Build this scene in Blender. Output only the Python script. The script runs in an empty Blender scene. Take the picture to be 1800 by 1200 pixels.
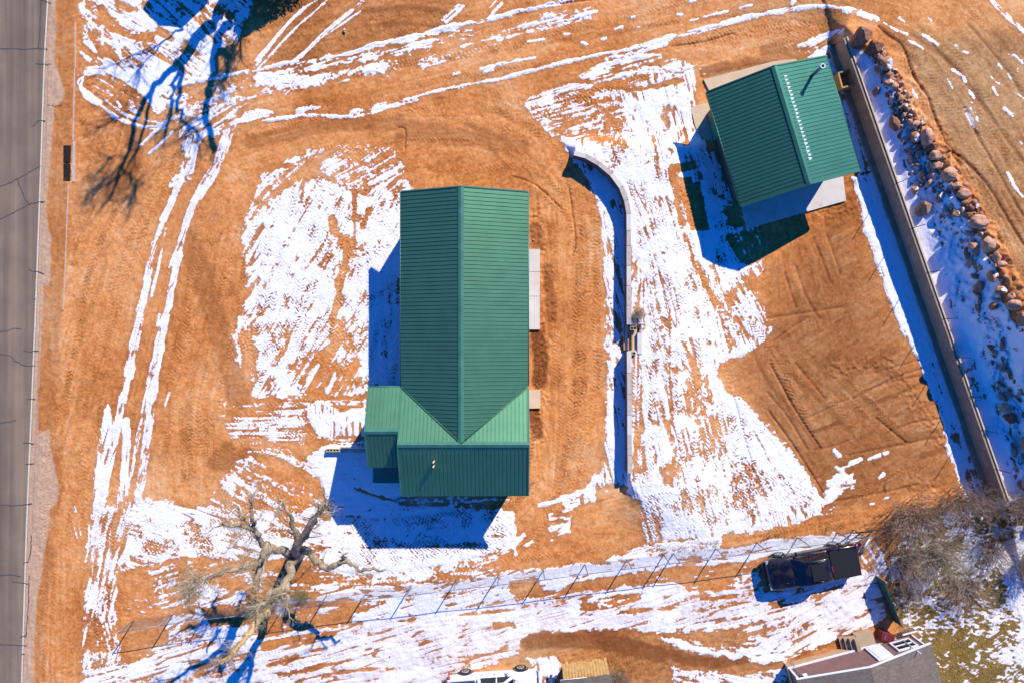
import bpy, math, random
import numpy as np
from mathutils import Vector, noise as mnoise

R = math.radians
scene = bpy.context.scene
COL = scene.collection
rng = random.Random(7)

# ------------------------------------------------------------------ camera, sky, sun, exposure
H = 43.6          # camera height above the yard, metres
S = 27.5          # photo pixels per metre on the yard
cam_d = bpy.data.cameras.new("camera")
cam_d.sensor_width = 36.0
cam_d.lens = 36.0 * H / (1800.0 / S)
cam_d.clip_end = 3000.0
cam = bpy.data.objects.new("camera", cam_d)
cam.location = (0, 0, H)
cam.rotation_euler = (0, 0, 0)
COL.objects.link(cam)
scene.camera = cam

SUN_EL = R(36.0)
SAZ = Vector((0.525, 0.851)).normalized()      # horizontal direction towards the sun
world = bpy.data.worlds.new("World")
scene.world = world
world.use_nodes = True
wn = world.node_tree
wn.nodes.clear()
w_out = wn.nodes.new("ShaderNodeOutputWorld")
w_bg = wn.nodes.new("ShaderNodeBackground")
w_sky = wn.nodes.new("ShaderNodeTexSky")
w_sky.sky_type = 'NISHITA'
w_sky.sun_disc = False
w_sky.sun_elevation = SUN_EL
w_sky.sun_rotation = math.atan2(SAZ.x, SAZ.y)
w_sky.altitude = 1600
w_sky.air_density = 1.0
w_sky.dust_density = 0.2
w_sky.ozone_density = 3.0
w_hs = wn.nodes.new("ShaderNodeHueSaturation")
w_hs.inputs['Saturation'].default_value = 2.5
w_hs.inputs['Hue'].default_value = 0.52
w_bg.inputs['Strength'].default_value = 0.14
wn.links.new(w_sky.outputs[0], w_hs.inputs['Color'])
wn.links.new(w_hs.outputs[0], w_bg.inputs['Color'])
wn.links.new(w_bg.outputs[0], w_out.inputs['Surface'])

sun_d = bpy.data.lights.new("sun", 'SUN')
sun_d.energy = 3.85
sun_d.angle = R(0.5)
sun_d.color = (1.0, 0.93, 0.80)
sun = bpy.data.objects.new("sun", sun_d)
_d = Vector((-SAZ.x * math.cos(SUN_EL), -SAZ.y * math.cos(SUN_EL), -math.sin(SUN_EL)))
sun.rotation_euler = _d.to_track_quat('-Z', 'Y').to_euler()
sun.location = (20, 30, 60)
COL.objects.link(sun)

vs = scene.view_settings
vs.view_transform = 'Standard'
vs.look = 'None'
vs.exposure = 0.72
vs.gamma = 1.0
vs.use_curve_mapping = False
scene.cycles.max_bounces = 5
scene.cycles.diffuse_bounces = 2
scene.cycles.use_denoising = True

# ------------------------------------------------------------------ helpers
def at(px, py, z=0.0):
    k = (1 - z / H) / S
    return Vector(((px - 900) * k, (600 - py) * k, z))

def srgb(r, g, b):
    f = lambda c: (c / 255) / 12.92 if c / 255 <= 0.04045 else ((c / 255 + 0.055) / 1.055) ** 2.4
    return (f(r), f(g), f(b), 1.0)

def sm(x, a, b):
    t = np.clip((x - a) / (b - a), 0, 1)
    return t * t * (3 - 2 * t)

class NT:
    def __init__(s, name):
        s.m = bpy.data.materials.new(name)
        s.m.use_nodes = True
        s.t = s.m.node_tree
        s.t.nodes.clear()
        s.out = s.t.nodes.new("ShaderNodeOutputMaterial")
        s.b = s.t.nodes.new("ShaderNodeBsdfPrincipled")
        s.t.links.new(s.b.outputs[0], s.out.inputs['Surface'])
    def n(s, typ, **kw):
        nd = s.t.nodes.new(typ)
        for k, v in kw.items():
            if k.startswith('i_'):
                key = k[2:]
                nd.inputs[int(key) if key.isdigit() else key].default_value = v
            else:
                setattr(nd, k, v)
        return nd
    def l(s, a, b):
        s.t.links.new(a, b)
    def coord(s):
        return s.n("ShaderNodeTexCoord").outputs['Object']
    def pos(s):
        return s.n("ShaderNodeNewGeometry").outputs['Position']
    def noise(s, scale, detail=4, vec=None, rough=0.55, dist=0.0):
        nd = s.n("ShaderNodeTexNoise")
        nd.inputs['Scale'].default_value = scale
        nd.inputs['Detail'].default_value = detail
        nd.inputs['Roughness'].default_value = rough
        nd.inputs['Distortion'].default_value = dist
        if vec is not None: s.l(vec, nd.inputs['Vector'])
        return nd.outputs['Fac']
    def ramp(s, fac, stops):
        nd = s.n("ShaderNodeValToRGB")
        cr = nd.color_ramp
        while len(cr.elements) < len(stops): cr.elements.new(0.5)
        for e, (p, c) in zip(cr.elements, stops):
            e.position = p
            e.color = c if len(c) == 4 else (*c, 1)
        s.l(fac, nd.inputs[0])
        return nd.outputs[0]
    def mix(s, f, a, b, mode='MIX'):
        nd = s.n("ShaderNodeMix", data_type='RGBA', blend_type=mode)
        for sock, v in ((nd.inputs[0], f), (nd.inputs[6], a), (nd.inputs[7], b)):
            if hasattr(v, 'links') or hasattr(v, 'is_linked'): s.l(v, sock)
            else: sock.default_value = v
        return nd.outputs[2]
    def math(s, op, a, b=None, clamp=False):
        nd = s.n("ShaderNodeMath", operation=op)
        nd.use_clamp = clamp
        for sock, v in ((nd.inputs[0], a), (nd.inputs[1], b)):
            if v is None: continue
            if hasattr(v, 'is_linked'): s.l(v, sock)
            else: sock.default_value = v
        return nd.outputs[0]
    def maprange(s, v, a, b, c=0.0, d=1.0, smooth=False):
        nd = s.n("ShaderNodeMapRange")
        if smooth: nd.interpolation_type = 'SMOOTHSTEP'
        s.l(v, nd.inputs[0])
        for i, q in enumerate((a, b, c, d)): nd.inputs[i + 1].default_value = q
        return nd.outputs[0]
    def attr(s, name):
        return s.n("ShaderNodeAttribute", attribute_name=name).outputs['Fac']
    def bump(s, h, strength=0.3, dist=0.02):
        nd = s.n("ShaderNodeBump")
        nd.inputs['Strength'].default_value = strength
        nd.inputs['Distance'].default_value = dist
        s.l(h, nd.inputs['Height'])
        s.l(nd.outputs[0], s.b.inputs['Normal'])

def simple(name, c1, c2=None, scale=3.0, rough=0.7, metal=0.0, bump=0.15, bscale=None, spec=0.4, detail=5):
    """two-tone noise material"""
    t = NT(name)
    co = t.pos()
    c2 = c2 or tuple(min(1, x * 0.72) for x in c1[:3]) + (1,)
    f = t.noise(scale, detail, co)
    f2 = t.noise(scale * 9, 3, co)
    m = t.maprange(t.math('ADD', t.math('MULTIPLY', f, 0.7), t.math('MULTIPLY', f2, 0.3)), 0.36, 0.64)
    t.l(t.mix(m, c2, c1), t.b.inputs['Base Color'])
    t.b.inputs['Roughness'].default_value = rough
    t.b.inputs['Metallic'].default_value = metal
    t.b.inputs['Specular IOR Level'].default_value = spec
    if bump: t.bump(t.noise(bscale or scale * 6, 4, co), bump, 0.02)
    return t.m

class MB:
    def __init__(s): s.v = []; s.f = []; s.smooth = []
    def add(s, vs, fs, smooth=False):
        o = len(s.v)
        s.v += [tuple(v) for v in vs]
        s.f += [tuple(i + o for i in f) for f in fs]
        s.smooth += [smooth] * len(fs)
    def box(s, c, size, rz=0.0, axes=None):
        hx, hy, hz = size[0] / 2, size[1] / 2, size[2] / 2
        ca, sa = math.cos(rz), math.sin(rz)
        vs = []
        for dz in (-hz, hz):
            for dx, dy in ((-hx, -hy), (hx, -hy), (hx, hy), (-hx, hy)):
                vs.append((c[0] + dx * ca - dy * sa, c[1] + dx * sa + dy * ca, c[2] + dz))
        s.add(vs, [(3, 2, 1, 0), (4, 5, 6, 7), (0, 1, 5, 4), (1, 2, 6, 5), (2, 3, 7, 6), (3, 0, 4, 7)])
    def prism(s, poly, z0, z1):
        """poly: list of (x,y) ccw; z0,z1 numbers or per-vertex lists"""
        n = len(poly)
        a = z0 if isinstance(z0, (list, tuple)) else [z0] * n
        b = z1 if isinstance(z1, (list, tuple)) else [z1] * n
        vs = [(p[0], p[1], a[i]) for i, p in enumerate(poly)] + [(p[0], p[1], b[i]) for i, p in enumerate(poly)]
        fs = [tuple(range(n - 1, -1, -1)), tuple(range(n, 2 * n))]
        for i in range(n):
            j = (i + 1) % n
            fs.append((i, j, j + n, i + n))
        s.add(vs, fs)
    def hexa(s, p8):
        """8 points: bottom 4 ccw, top 4 ccw"""
        s.add(p8, [(3, 2, 1, 0), (4, 5, 6, 7), (0, 1, 5, 4), (1, 2, 6, 5), (2, 3, 7, 6), (3, 0, 4, 7)])
    def tube(s, pts, rad, n=6, smooth=True, cap=True):
        pts = [Vector(p) for p in pts]
        if not hasattr(rad, '__len__'): rad = [rad] * len(pts)
        rings = []
        up = Vector((0.13, 0.21, 0.97))
        for i, p in enumerate(pts):
            d = (pts[min(i + 1, len(pts) - 1)] - pts[max(i - 1, 0)])
            if d.length < 1e-9: d = Vector((0, 0, 1))
            d.normalize()
            if abs(d.dot(up)) > 0.95: a = d.cross(Vector((1, 0, 0))).normalized()
            else: a = d.cross(up).normalized()
            b = d.cross(a)
            rings.append([p + (a * math.cos(2 * math.pi * k / n) + b * math.sin(2 * math.pi * k / n)) * rad[i] for k in range(n)])
        vs = [v for r in rings for v in r]
        fs = []
        for i in range(len(pts) - 1):
            for k in range(n):
                k2 = (k + 1) % n
                fs.append((i * n + k, i * n + k2, (i + 1) * n + k2, (i + 1) * n + k))
        if cap:
            fs.append(tuple(range(n - 1, -1, -1)))
            fs.append(tuple((len(pts) - 1) * n + k for k in range(n)))
        s.add(vs, fs, smooth)
    def build(s, name, mat, parent=None, loc=None):
        me = bpy.data.meshes.new(name)
        me.from_pydata([tuple(v) for v in s.v], [], s.f)
        me.polygons.foreach_set('use_smooth', s.smooth)
        me.materials.append(mat)
        me.update()
        o = bpy.data.objects.new(name, me)
        COL.objects.link(o)
        if parent is not None: o.parent = parent
        if loc is not None: o.location = loc
        return o

def tag(o, label=None, cat=None, group=None, kind=None):
    if label: o['label'] = label
    if cat: o['category'] = cat
    if group: o['group'] = group
    if kind: o['kind'] = kind
    return o

def empty(name, loc=(0, 0, 0), rz=0.0):
    o = bpy.data.objects.new(name, None)
    o.location = loc
    o.rotation_euler = (0, 0, rz)
    o.empty_display_size = 0.3
    COL.objects.link(o)
    return o

def shadow_pt(px, py, z):
    """world point at height z whose sun shadow falls on photo pixel px,py of the yard"""
    g = at(px, py, 0)
    k = z / math.tan(SUN_EL)
    return Vector((g.x + SAZ.x * k, g.y + SAZ.y * k, z))
# ------------------------------------------------------------------ the ground: relief, snow cover, soil tone
STEP = 1.6
gx = np.arange(-110, 1925, STEP); gy = np.arange(-100, 1305, STEP)
def _ext(a):
    d = np.array([6, 14, 30, 60, 120, 240, 500, 1000, 2500, 6000, 14000, 30000], float)
    return np.concatenate([a[0] - d[::-1], a, a[-1] + d])
gx = _ext(gx); gy = _ext(gy)
X0, Y0 = np.meshgrid(gx, gy)                      # yard-plane photo pixels
WX = (X0 - 900) / S; WY = (600 - Y0) / S          # metres
NY, NX = X0.shape

_tab = np.random.RandomState(5).rand(8, 256, 256)
def vn(x, y, seed=0):
    t = _tab[seed % 8]
    xi = np.floor(x).astype(int); yi = np.floor(y).astype(int)
    fx = x - xi; fy = y - yi
    fx = fx * fx * (3 - 2 * fx); fy = fy * fy * (3 - 2 * fy)
    o = seed * 37
    a = t[(yi + o) & 255, (xi + o) & 255]; b = t[(yi + o) & 255, (xi + 1 + o) & 255]
    c = t[(yi + 1 + o) & 255, (xi + o) & 255]; d = t[(yi + 1 + o) & 255, (xi + 1 + o) & 255]
    return (a * (1 - fx) + b * fx) * (1 - fy) + (c * (1 - fx) + d * fx) * fy
def fbm(x, y, seed=0, octv=3):
    s = 0; a = 1; tot = 0
    for k in range(octv):
        s = s + a * vn(x * 2 ** k, y * 2 ** k, seed + k * 3); tot += a; a *= 0.55
    return s / tot

# --- relief of the place
def wall_x(y):      # face line of the curved retaining wall in photo pixels (top at 0.8 m)
    return np.interp(y, [200, 268, 272, 280, 292, 304, 318, 329, 340, 350, 362, 400, 571, 840, 1000],
                        [1004, 1010, 1026, 1041, 1060, 1073, 1087, 1094, 1099, 1102.5, 1105, 1105.5, 1105.5, 1107, 1108])
WA = np.array(at(1489, 65, 1.4))[:2]; WB = np.array(at(1775, 882, 1.4))[:2]
wdir = (WB - WA); wlen = np.linalg.norm(wdir); wdir = wdir / wlen
wnor = np.array([-wdir[1], wdir[0]])
if wnor[0] < 0: wnor = -wnor                     # points up the bank (to the right)
CREST = [at(*p) for p in [(1478, 20, 1.5), (1512, 62, 1.7), (1545, 100, 1.8), (1592, 190, 2.0), (1642, 262, 2.15),
         (1690, 340, 2.5), (1742, 422, 3.1), (1792, 545, 3.9), (1860, 650, 4.4), (1960, 800, 4.6), (2100, 1000, 4.6)]]
def bank_coords(x, y):
    t = (x - WA[0]) * wdir[0] + (y - WA[1]) * wdir[1]
    s = (x - WA[0]) * wnor[0] + (y - WA[1]) * wnor[1]
    return t, s
_ct = [(c.x - WA[0]) * wdir[0] + (c.y - WA[1]) * wdir[1] for c in CREST]
_cs = [(c.x - WA[0]) * wnor[0] + (c.y - WA[1]) * wnor[1] for c in CREST]
_cz = [c.z for c in CREST]
def relief(x, y):
    """smooth ground height (metres) at world x, y"""
    x = np.asarray(x, float); y = np.asarray(y, float)
    px = 900 + x * S; py = 600 - y * S
    # terrace behind the curved wall
    f = (1 - sm(py, 842, 985)) * sm(py, 232, 268) * (1 - sm(px, 1165, 1300))
    kk = 1 - 0.8 / H
    pyw = 600 + (py - 600) / kk                   # where a point at 0.8 m would show
    d = px - (900 + (wall_x(pyw) - 900) * kk)
    wd = 1.6 + 90 * sm(py, 838, 900) + 50 * (1 - sm(py, 250, 272))
    h = 0.72 * f * sm(d, -wd * 0.5, wd * 0.5)
    gap = (pyw > 571) & (pyw < 617) & (px > 1080) & (px < 1122)
    h = np.where(gap, 0.0, h)
    # the bank
    t, s = bank_coords(x, y)
    sc = np.interp(t, _ct, _cs); cz = np.interp(t, _ct, _cz)
    u = np.clip(s / sc, 0, None)
    fade = sm(t, -6.5, 3.0)
    base = 1.0
    hb = np.where(u < 1, base + (cz - base) * np.clip(u, 0, 1) ** np.interp(t, [0, 11, 16, 30], [1.25, 1.35, 1.9, 2.0]), cz + 0.25 * (1 - np.exp(-(s - sc) / 6.0)))
    side = np.where(t > -0.1, sm(s, -0.09, 0.02), sm(s, -7.0 + 6.8 * sm(t, -7, -0.1), 1.4 * sm(-t, 0, 2)+0.05))
    end = 1 - sm(t, wlen - 0.6, wlen + 5) * 0.75
    h = h + hb * side * fade * end
    return h

Z = relief(WX, WY)
k_ = H / (H - np.minimum(Z, 8))
PX = 900 + (X0 - 900) * k_; PY = 600 + (Y0 - 600) * k_        # where each vertex shows in the photograph

C = np.zeros_like(PX)            # snow cover 0..1
ANG = np.full_like(PX, -12.0)    # streak direction, degrees, image space (y down)
WET = np.zeros_like(PX)          # dark damp soil
PALE = np.zeros_like(PX)         # dry pale dust / shoulder gravel
GRASS = np.zeros_like(PX)
BROWN = np.zeros_like(PX)
BUMP = np.zeros_like(PX)         # relief of ruts and clods, metres
DIRTY = np.zeros_like(PX)        # packed, muddied snow
WN = (fbm(PX / 14, PY / 14, 1, 4) - 0.5) * 2     # edge warp
WN2 = (fbm(PX / 60, PY / 60, 2, 4) - 0.5) * 2

def window(pts, m):
    xs = [p[0] for p in pts]; ys = [p[1] for p in pts]
    i0 = np.searchsorted(gy, min(ys) - m - 90); i1 = np.searchsorted(gy, max(ys) + m + 90)
    j0 = np.searchsorted(gx, min(xs) - m - 90); j1 = np.searchsorted(gx, max(xs) + m + 30)
    return slice(max(i0, 0), min(i1 + 1, NY)), slice(max(j0, 0), min(j1 + 1, NX))
def poly_sd(px, py, pts):
    ins = np.zeros(px.shape, bool); best = np.full(px.shape, 1e9)
    n = len(pts)
    for i in range(n):
        x1, y1 = pts[i]; x2, y2 = pts[(i + 1) % n]
        dx, dy = x2 - x1, y2 - y1
        L = dx * dx + dy * dy + 1e-9
        t = np.clip(((px - x1) * dx + (py - y1) * dy) / L, 0, 1)
        best = np.minimum(best, (px - x1 - t * dx) ** 2 + (py - y1 - t * dy) ** 2)
        if dy != 0:
            cr = ((y1 > py) != (y2 > py)) & (px < (x2 - x1) * (py - y1) / (y2 - y1) + x1)
            ins ^= cr
    b = np.sqrt(best)
    return np.where(ins, b, -b)
def curve(pts, k=4):
    """Catmull-Rom through the points"""
    if len(pts) < 3: return list(pts)
    out = []
    P_ = [pts[0]] + list(pts) + [pts[-1]]
    for i in range(1, len(P_) - 2):
        p0, p1, p2, p3 = [np.array(q[:2], float) for q in P_[i - 1:i + 3]]
        for j in range(k):
            t = j / k
            q = 0.5 * ((2 * p1) + (-p0 + p2) * t + (2 * p0 - 5 * p1 + 4 * p2 - p3) * t * t + (-p0 + 3 * p1 - 3 * p2 + p3) * t ** 3)
            out.append((q[0], q[1]))
    out.append(tuple(pts[-1][:2]))
    return out
def stroke_d(px, py, pts):
    """distance, signed lateral offset, arc length, direction angle"""
    best = np.full(px.shape, 1e9); lat = np.zeros(px.shape); arc = np.zeros(px.shape); ang = np.zeros(px.shape)
    acc = 0.0
    for (x1, y1), (x2, y2) in zip(pts[:-1], pts[1:]):
        dx, dy = x2 - x1, y2 - y1
        Ls = math.hypot(dx, dy) + 1e-9
        t = ((px - x1) * dx + (py - y1) * dy) / Ls
        tc = np.clip(t, 0, Ls)
        d2 = (px - x1 - tc * dx / Ls) ** 2 + (py - y1 - tc * dy / Ls) ** 2
        m = d2 < best
        best = np.where(m, d2, best)
        lat = np.where(m, (-(px - x1) * dy + (py - y1) * dx) / Ls, lat)
        arc = np.where(m, acc + tc, arc)
        ang = np.where(m, math.degrees(math.atan2(dy, dx)), ang)
        acc += Ls
    return np.sqrt(best), lat, arc, ang, acc
def P(cover, pts, ang=None, soft=4, warp=5, dirty=None, field=None):
    w_ = window(pts, soft + warp)
    px, py = PX[w_], PY[w_]
    sd = poly_sd(px, py, pts) + WN[w_] * warp
    w = sm(sd, -soft, soft)
    F = C if field is None else field
    F[w_] = F[w_] * (1 - w) + cover * w
    if field is None:
        if ang is not None: ANG[w_] = np.where(w > 0.4, ang, ANG[w_])
        if dirty is not None: DIRTY[w_] = DIRTY[w_] * (1 - w) + dirty * w
def L(cover, width, pts, soft=1.5, warp=1.5, taper=0, dirty=None, field=None, keepang=False, mx=False):
    pts = curve(pts)
    w_ = window(pts, width + soft + warp)
    px, py = PX[w_], PY[w_]
    d, lat, arc, ang, tot = stroke_d(px, py, pts)
    hw = width / 2
    if taper: hw = hw * np.clip(np.minimum(arc, tot - arc) / (taper * tot) + 0.15, 0, 1)
    w = sm(hw - d + WN[w_] * warp, -soft, soft)
    F = C if field is None else field
    if mx: F[w_] = np.maximum(F[w_], cover * w)
    else: F[w_] = F[w_] * (1 - w) + cover * w
    if field is None:
        if not keepang: ANG[w_] = np.where(w > 0.3, ang, ANG[w_])
        if dirty is not None: DIRTY[w_] = DIRTY[w_] * (1 - w) + dirty * w
TREADS = []
def T(width, pts, period=6.6, amp=0.55, depth=0.03, wet=0.12, lug=0.9):
    """a tractor tyre track: two staggered rows of slanted lugs"""
    TREADS.append((width, curve(pts), period, amp, depth, wet, lug))

# ================= snow, traced from the photograph =================
# -- top left fan
P(.68, [(137,-20),(460,-40),(432,40),(418,78),(385,84),(374,108),(376,132),(330,152),(302,186),(276,202),(258,178),(235,160),(205,143),(178,135),(158,122),(168,100),(150,84),(142,60),(154,38),(140,20)], 38, 5, 7)
P(.86, [(228,22),(250,18),(280,42),(340,50),(372,90),(376,122),(330,146),(300,180),(274,196),(262,178),(236,152),(250,110),(240,80),(215,55),(205,40)], 35, 9, 8)
L(.12, 16, [(178,18),(195,45),(215,58),(240,66),(262,62)], 4, 4)
L(.15, 11, [(190,-10),(212,8),(240,20)], 3, 3)
L(.2, 9, [(150,42),(162,66),(180,88),(204,104)], 3, 3)
L(.25, 8, [(138,78),(158,96),(176,110)], 3, 3)
L(.9, 9, [(142,92),(160,108),(178,120),(200,130)], 2, 3, .3)
for k in range(9):
    L(.35, 3.0, [(205+k*16,60+k*6),(232+k*15,76+k*7),(262+k*13,92+k*8)], 1.5, 1.5, .3)
L(.88, 13, [(176,124),(158,124),(145,136),(143,152),(156,170),(172,182)], 3, 4)
L(.85, 8, [(172,182),(190,196),(215,212),(240,221),(275,226),(296,224)], 2, 3, .15)
L(.8, 5, [(176,160),(196,186),(225,204),(262,213),(290,218)], 2, 3)
P(.16, [(165,134),(190,132),(222,148),(250,168),(262,182),(255,200),(215,196),(186,178),(166,156)], 30, 4, 5)
L(.75, 6, [(206,180),(212,188)], 2, 3)
P(.8, [(262,170),(300,160),(318,172),(300,186),(280,196),(268,200)], 20, 4, 5)
P(.6, [(298,206),(345,184),(420,168),(442,180),(445,206),(405,222),(382,236),(335,252),(326,296),(340,318),(300,330),(316,280),(322,240)], -30, 5, 6)
P(.4, [(300,150),(440,140),(470,165),(430,182),(340,196),(300,190)], -12, 6, 8)
L(.9, 5, [(292,214),(268,236),(248,255)], 1.5, 1); L(.9, 5, [(302,232),(282,252),(262,271)], 1.5, 1); L(.85, 5, [(322,226),(314,248),(308,268)], 1.5, 1)
L(.75, 22, [(340,248),(334,272),(330,300)], 4, 4)
# -- long windrows along the upper track
L(.95, 8.5, [(300,158),(345,143),(400,133),(450,125),(500,112),(560,107),(620,92),(660,79),(720,68),(755,58),(800,46),(850,37),(905,22),(955,12),(1010,-2),(1050,-12)], 2, 3.5)
L(.6, 22, [(455,140),(560,116),(640,100),(700,88),(760,72),(830,62)], 5, 9)
L(.42, 26, [(480,150),(560,140),(640,124),(720,112),(830,84),(905,56),(980,36),(1035,18)], 9, 9)
L(.95, 5, [(632,132),(652,124),(674,129)], 1.5, 1.5); L(.95, 5, [(613,132),(634,118)],1.5,2); L(.9, 4, [(638,96),(640,110)],1.5,1)
P(.92, [(450,126),(476,126),(485,135),(465,142),(450,146)], -10, 3, 3)
L(.9,5,[(455,166),(468,156),(475,164)],2,2); L(.9,7,[(480,150),(498,142),(508,144)],2,3); L(.9,5,[(514,150),(530,138),(552,136),(572,132)],2,3); L(.9,5,[(503,166),(514,156)],1.5,1)
L(.93, 5.5, [(462,212),(500,208),(545,203),(600,205),(650,200),(690,184),(740,168),(790,156),(840,146),(880,140),(920,128),(960,118),(1010,106),(1060,95),(1110,86),(1160,70),(1205,62),(1250,50),(1300,36),(1350,24),(1400,14),(1450,12),(1500,20),(1540,34)], 1.8, 2.4)
L(.9, 8, [(1080,92),(1140,78),(1200,60),(1262,44),(1330,28),(1420,13)], 2, 3)
L(.9, 12, [(1485,18),(1512,24),(1540,36)], 2, 3)
L(.8, 9, [(620,200),(680,186),(730,174)], 3, 3)
P(.85, [(450,190),(478,196),(480,206),(450,212),(420,216),(430,200)], -10, 3, 4)
L(.92, 9, [(524,196),(540,192),(560,188)], 2.5, 3)
for a in [[(846,122),(866,117),(890,112),(910,108)],[(852,128),(866,122)],[(905,108),(940,102)],[(928,74),(955,70)],[(962,42),(1000,36),(1040,24)],[(1015,30),(1048,22)],[(992,60),(1002,60)],[(1022,76),(1030,80)],[(1082,52),(1094,48)],[(1110,32),(1114,30)],[(1192,26),(1198,26)],[(1215,36),(1226,34)],[(1238,30),(1255,26),(1278,21)],[(1300,14),(1320,10)],[(1212,4),(1220,2)],[(1060,70),(1064,68)],[(785,100),(790,98)],[(798,132),(808,128)],[(1122,48),(1126,50)],[(920,46),(944,40)],[(958,30),(968,28)],[(1392,8),(1396,4)]]:
    L(.95, 5, a, 1.8, 3)
# parallel thin tyre lines top
for a, w in [([(556,2),(528,20),(496,54),(470,88),(446,120)],5),([(575,0),(556,18),(520,50),(485,88),(455,120)],4),([(545,8),(512,36),(478,74),(448,108)],4),
             ([(632,8),(604,30),(572,58),(536,92),(512,112)],7),([(634,20),(608,38),(574,62),(548,82),(530,102)],3.5),([(806,10),(795,20),(778,36)],6),([(814,12),(800,26),(784,40)],5),([(882,6),(868,22),(858,34)],4.5),([(872,2),(862,14)],3)]:
    L(.9, w, a, 1.2, 1.4)
L(.6, 16, [(635,0),(655,-10)],3,4)
# -- left tyre tracks
for a, w, c in [([(350,240),(338,280),(326,306),(312,330),(296,366),(286,386)],11,.85),([(400,225),(378,290),(352,334),(330,384),(318,430),(308,480),(296,540),(284,600)],12,.88),
                ([(415,215),(385,296),(352,348)],7,.9),([(372,310),(342,356),(322,408),(310,440),(300,470)],7,.88),([(284,398),(272,430),(264,460),(256,510),(246,545)],12,.86),([(290,402),(286,430),(276,480),(266,520)],5,.7),
                ([(300,470),(294,500),(288,525)],3,.55),([(280,555),(274,600),(268,640),(260,690)],5,.8),([(246,555),(238,590),(228,640),(216,700),(206,750),(196,800),(186,850),(176,905)],13,.84),
                ([(250,562),(243,602),(236,640),(230,665)],5,.8),([(290,560),(283,600),(274,660),(266,710),(260,760),(252,815),(244,870),(236,900)],15,.86),([(268,640),(258,690),(249,740),(240,780),(232,820),(222,870),(214,905)],7,.78),
                ([(308,540),(300,552)],7,.5),([(298,690),(290,712)],3.5,.8),([(222,740),(222,790),(216,850),(210,900)],14,.78)]:
    L(c, w, a, 1.6, 2.2, dirty=.35)
P(.88, [(190,703),(196,728),(199,760),(196,800),(186,860),(178,905),(166,905),(165,850),(172,790),(180,740)], 100, 3, 3)
P(.8, [(165,895),(262,872),(300,905),(238,930),(228,965),(212,1005),(206,1050),(204,1100),(212,1150),(204,1210),(146,1210),(146,1120),(150,1050),(156,1000),(160,950)], 103, 4, 6, .3)
for a in [[(160,905),(155,960),(150,985)],[(126,905),(136,945)],[(132,890),(142,940)]]: L(.6, 5, a, 2, 3)
for a in [[(196,900),(186,960),(178,1010),(172,1060)],[(232,905),(214,960),(200,1010)],[(186,1000),(190,1060),(184,1110)],[(172,960),(164,1010)]]: L(.1, 4.5, a, 1.5, 2, .25)
P(.45, [(150,1085),(200,1090),(205,1140),(160,1150)], 80, 5, 6)
# -- snow round the bare tree
P(.82, [(222,905),(245,872),(330,892),(372,882),(376,856),(402,832),(440,800),(462,820),(520,850),(560,872),(578,900),(575,960),(540,985),(510,978),(450,985),(400,984),(330,978),(290,985),(258,992),(232,1005),(214,1000),(222,960)], 20, 6, 8, .1)
P(.5, [(370,890),(378,850),(415,822),(450,790),(500,800),(560,850),(570,880),(520,900),(450,905)], 25, 6, 8)
P(.12, [(430,770),(540,775),(556,805),(572,850),(568,875),(535,868),(500,845),(470,822),(440,800)], 20, 5, 6)
L(.85, 9, [(440,790),(480,796),(520,812),(560,834)], 2.5, 3)
P(.2, [(480,985),(540,985),(590,1005),(650,1018),(700,1020),(650,1032),(560,1042),(450,1040),(430,1020)], 4, 5, 6)
P(.5, [(222,1004),(300,985),(350,990),(430,990),(440,1040),(345,1072),(300,1078),(270,1060),(262,1030),(235,1030)], -20, 6, 9)
P(.1, [(205,1010),(245,995),(262,1010),(250,1030),(268,1050),(275,1090),(215,1088),(206,1050)], 10, 4, 6)
P(.12, [(310,1000),(430,985),(430,1030),(370,1050),(320,1030)], -12, 6, 8)
P(.7, [(340,1020),(400,1035),(440,1040),(430,1062),(350,1070)], -8, 5, 8)
P(.75, [(285,1085),(350,1075),(375,1110),(330,1128),(300,1120)], -30, 4, 6)
P(.88, [(205,1165),(250,1140),(330,1112),(452,1096),(452,1210),(140,1210),(150,1180)], -14, 5, 6, .2)
P(.15, [(225,1150),(262,1140),(250,1160),(215,1172)], -10, 3, 4); P(.1, [(415,1128),(458,1120),(458,1140),(405,1148)], -10, 3, 3)
P(.15, [(440,1168),(470,1160),(470,1176)], -10, 3, 3)
# -- field left of the house
P(.84, [(468,306),(500,286),(560,262),(610,258),(688,262),(700,290),(722,330),(722,400),(740,690),(648,692),(642,700),(560,700),(505,702),(455,712),(440,690),(446,650),(432,622),(412,602),(420,560),(438,520),(430,470),(428,410),(440,360),(452,330)], -58, 6, 8)
P(.95, [(452,380),(500,330),(560,350),(575,400),(590,450),(570,520),(520,560),(480,600),(450,560),(455,480)], -60, 14, 10)
P(.5, [(540,262),(700,262),(716,330),(690,345),(640,330),(560,320),(530,300)], -35, 6, 8)
P(.35, [(450,330),(480,300),(540,270),(560,300),(480,350),(440,390)], -40, 8, 8)
for a, w, c in [([(585,385),(588,410),(606,424),(610,450),(604,480),(594,500),(600,520)],14,.05),([(625,330),(622,370),(622,420),(618,450)],9,.25),([(648,370),(640,400)],8,.2),([(640,430),(622,450)],9,.25),([(600,475),(596,510),(590,545),(585,570)],11,.15),
                ([(480,640),(500,610),(505,590)],12,.12),([(435,590),(452,560),(470,540)],8,.3),([(455,300),(520,290)],6,.3),([(550,300),(590,320),(640,340)],9,.35),([(450,420),(462,400),(480,372)],5,.4),([(430,640),(440,600)],18,.35),([(620,440),(655,450),(690,400)],5,.7)]:
    L(c, w, a, 3, 4)
P(.1, [(505,640),(545,620),(575,600),(600,560),(622,600),(640,650),(622,690),(560,700),(532,690),(520,665)], -60, 6, 8)
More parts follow.
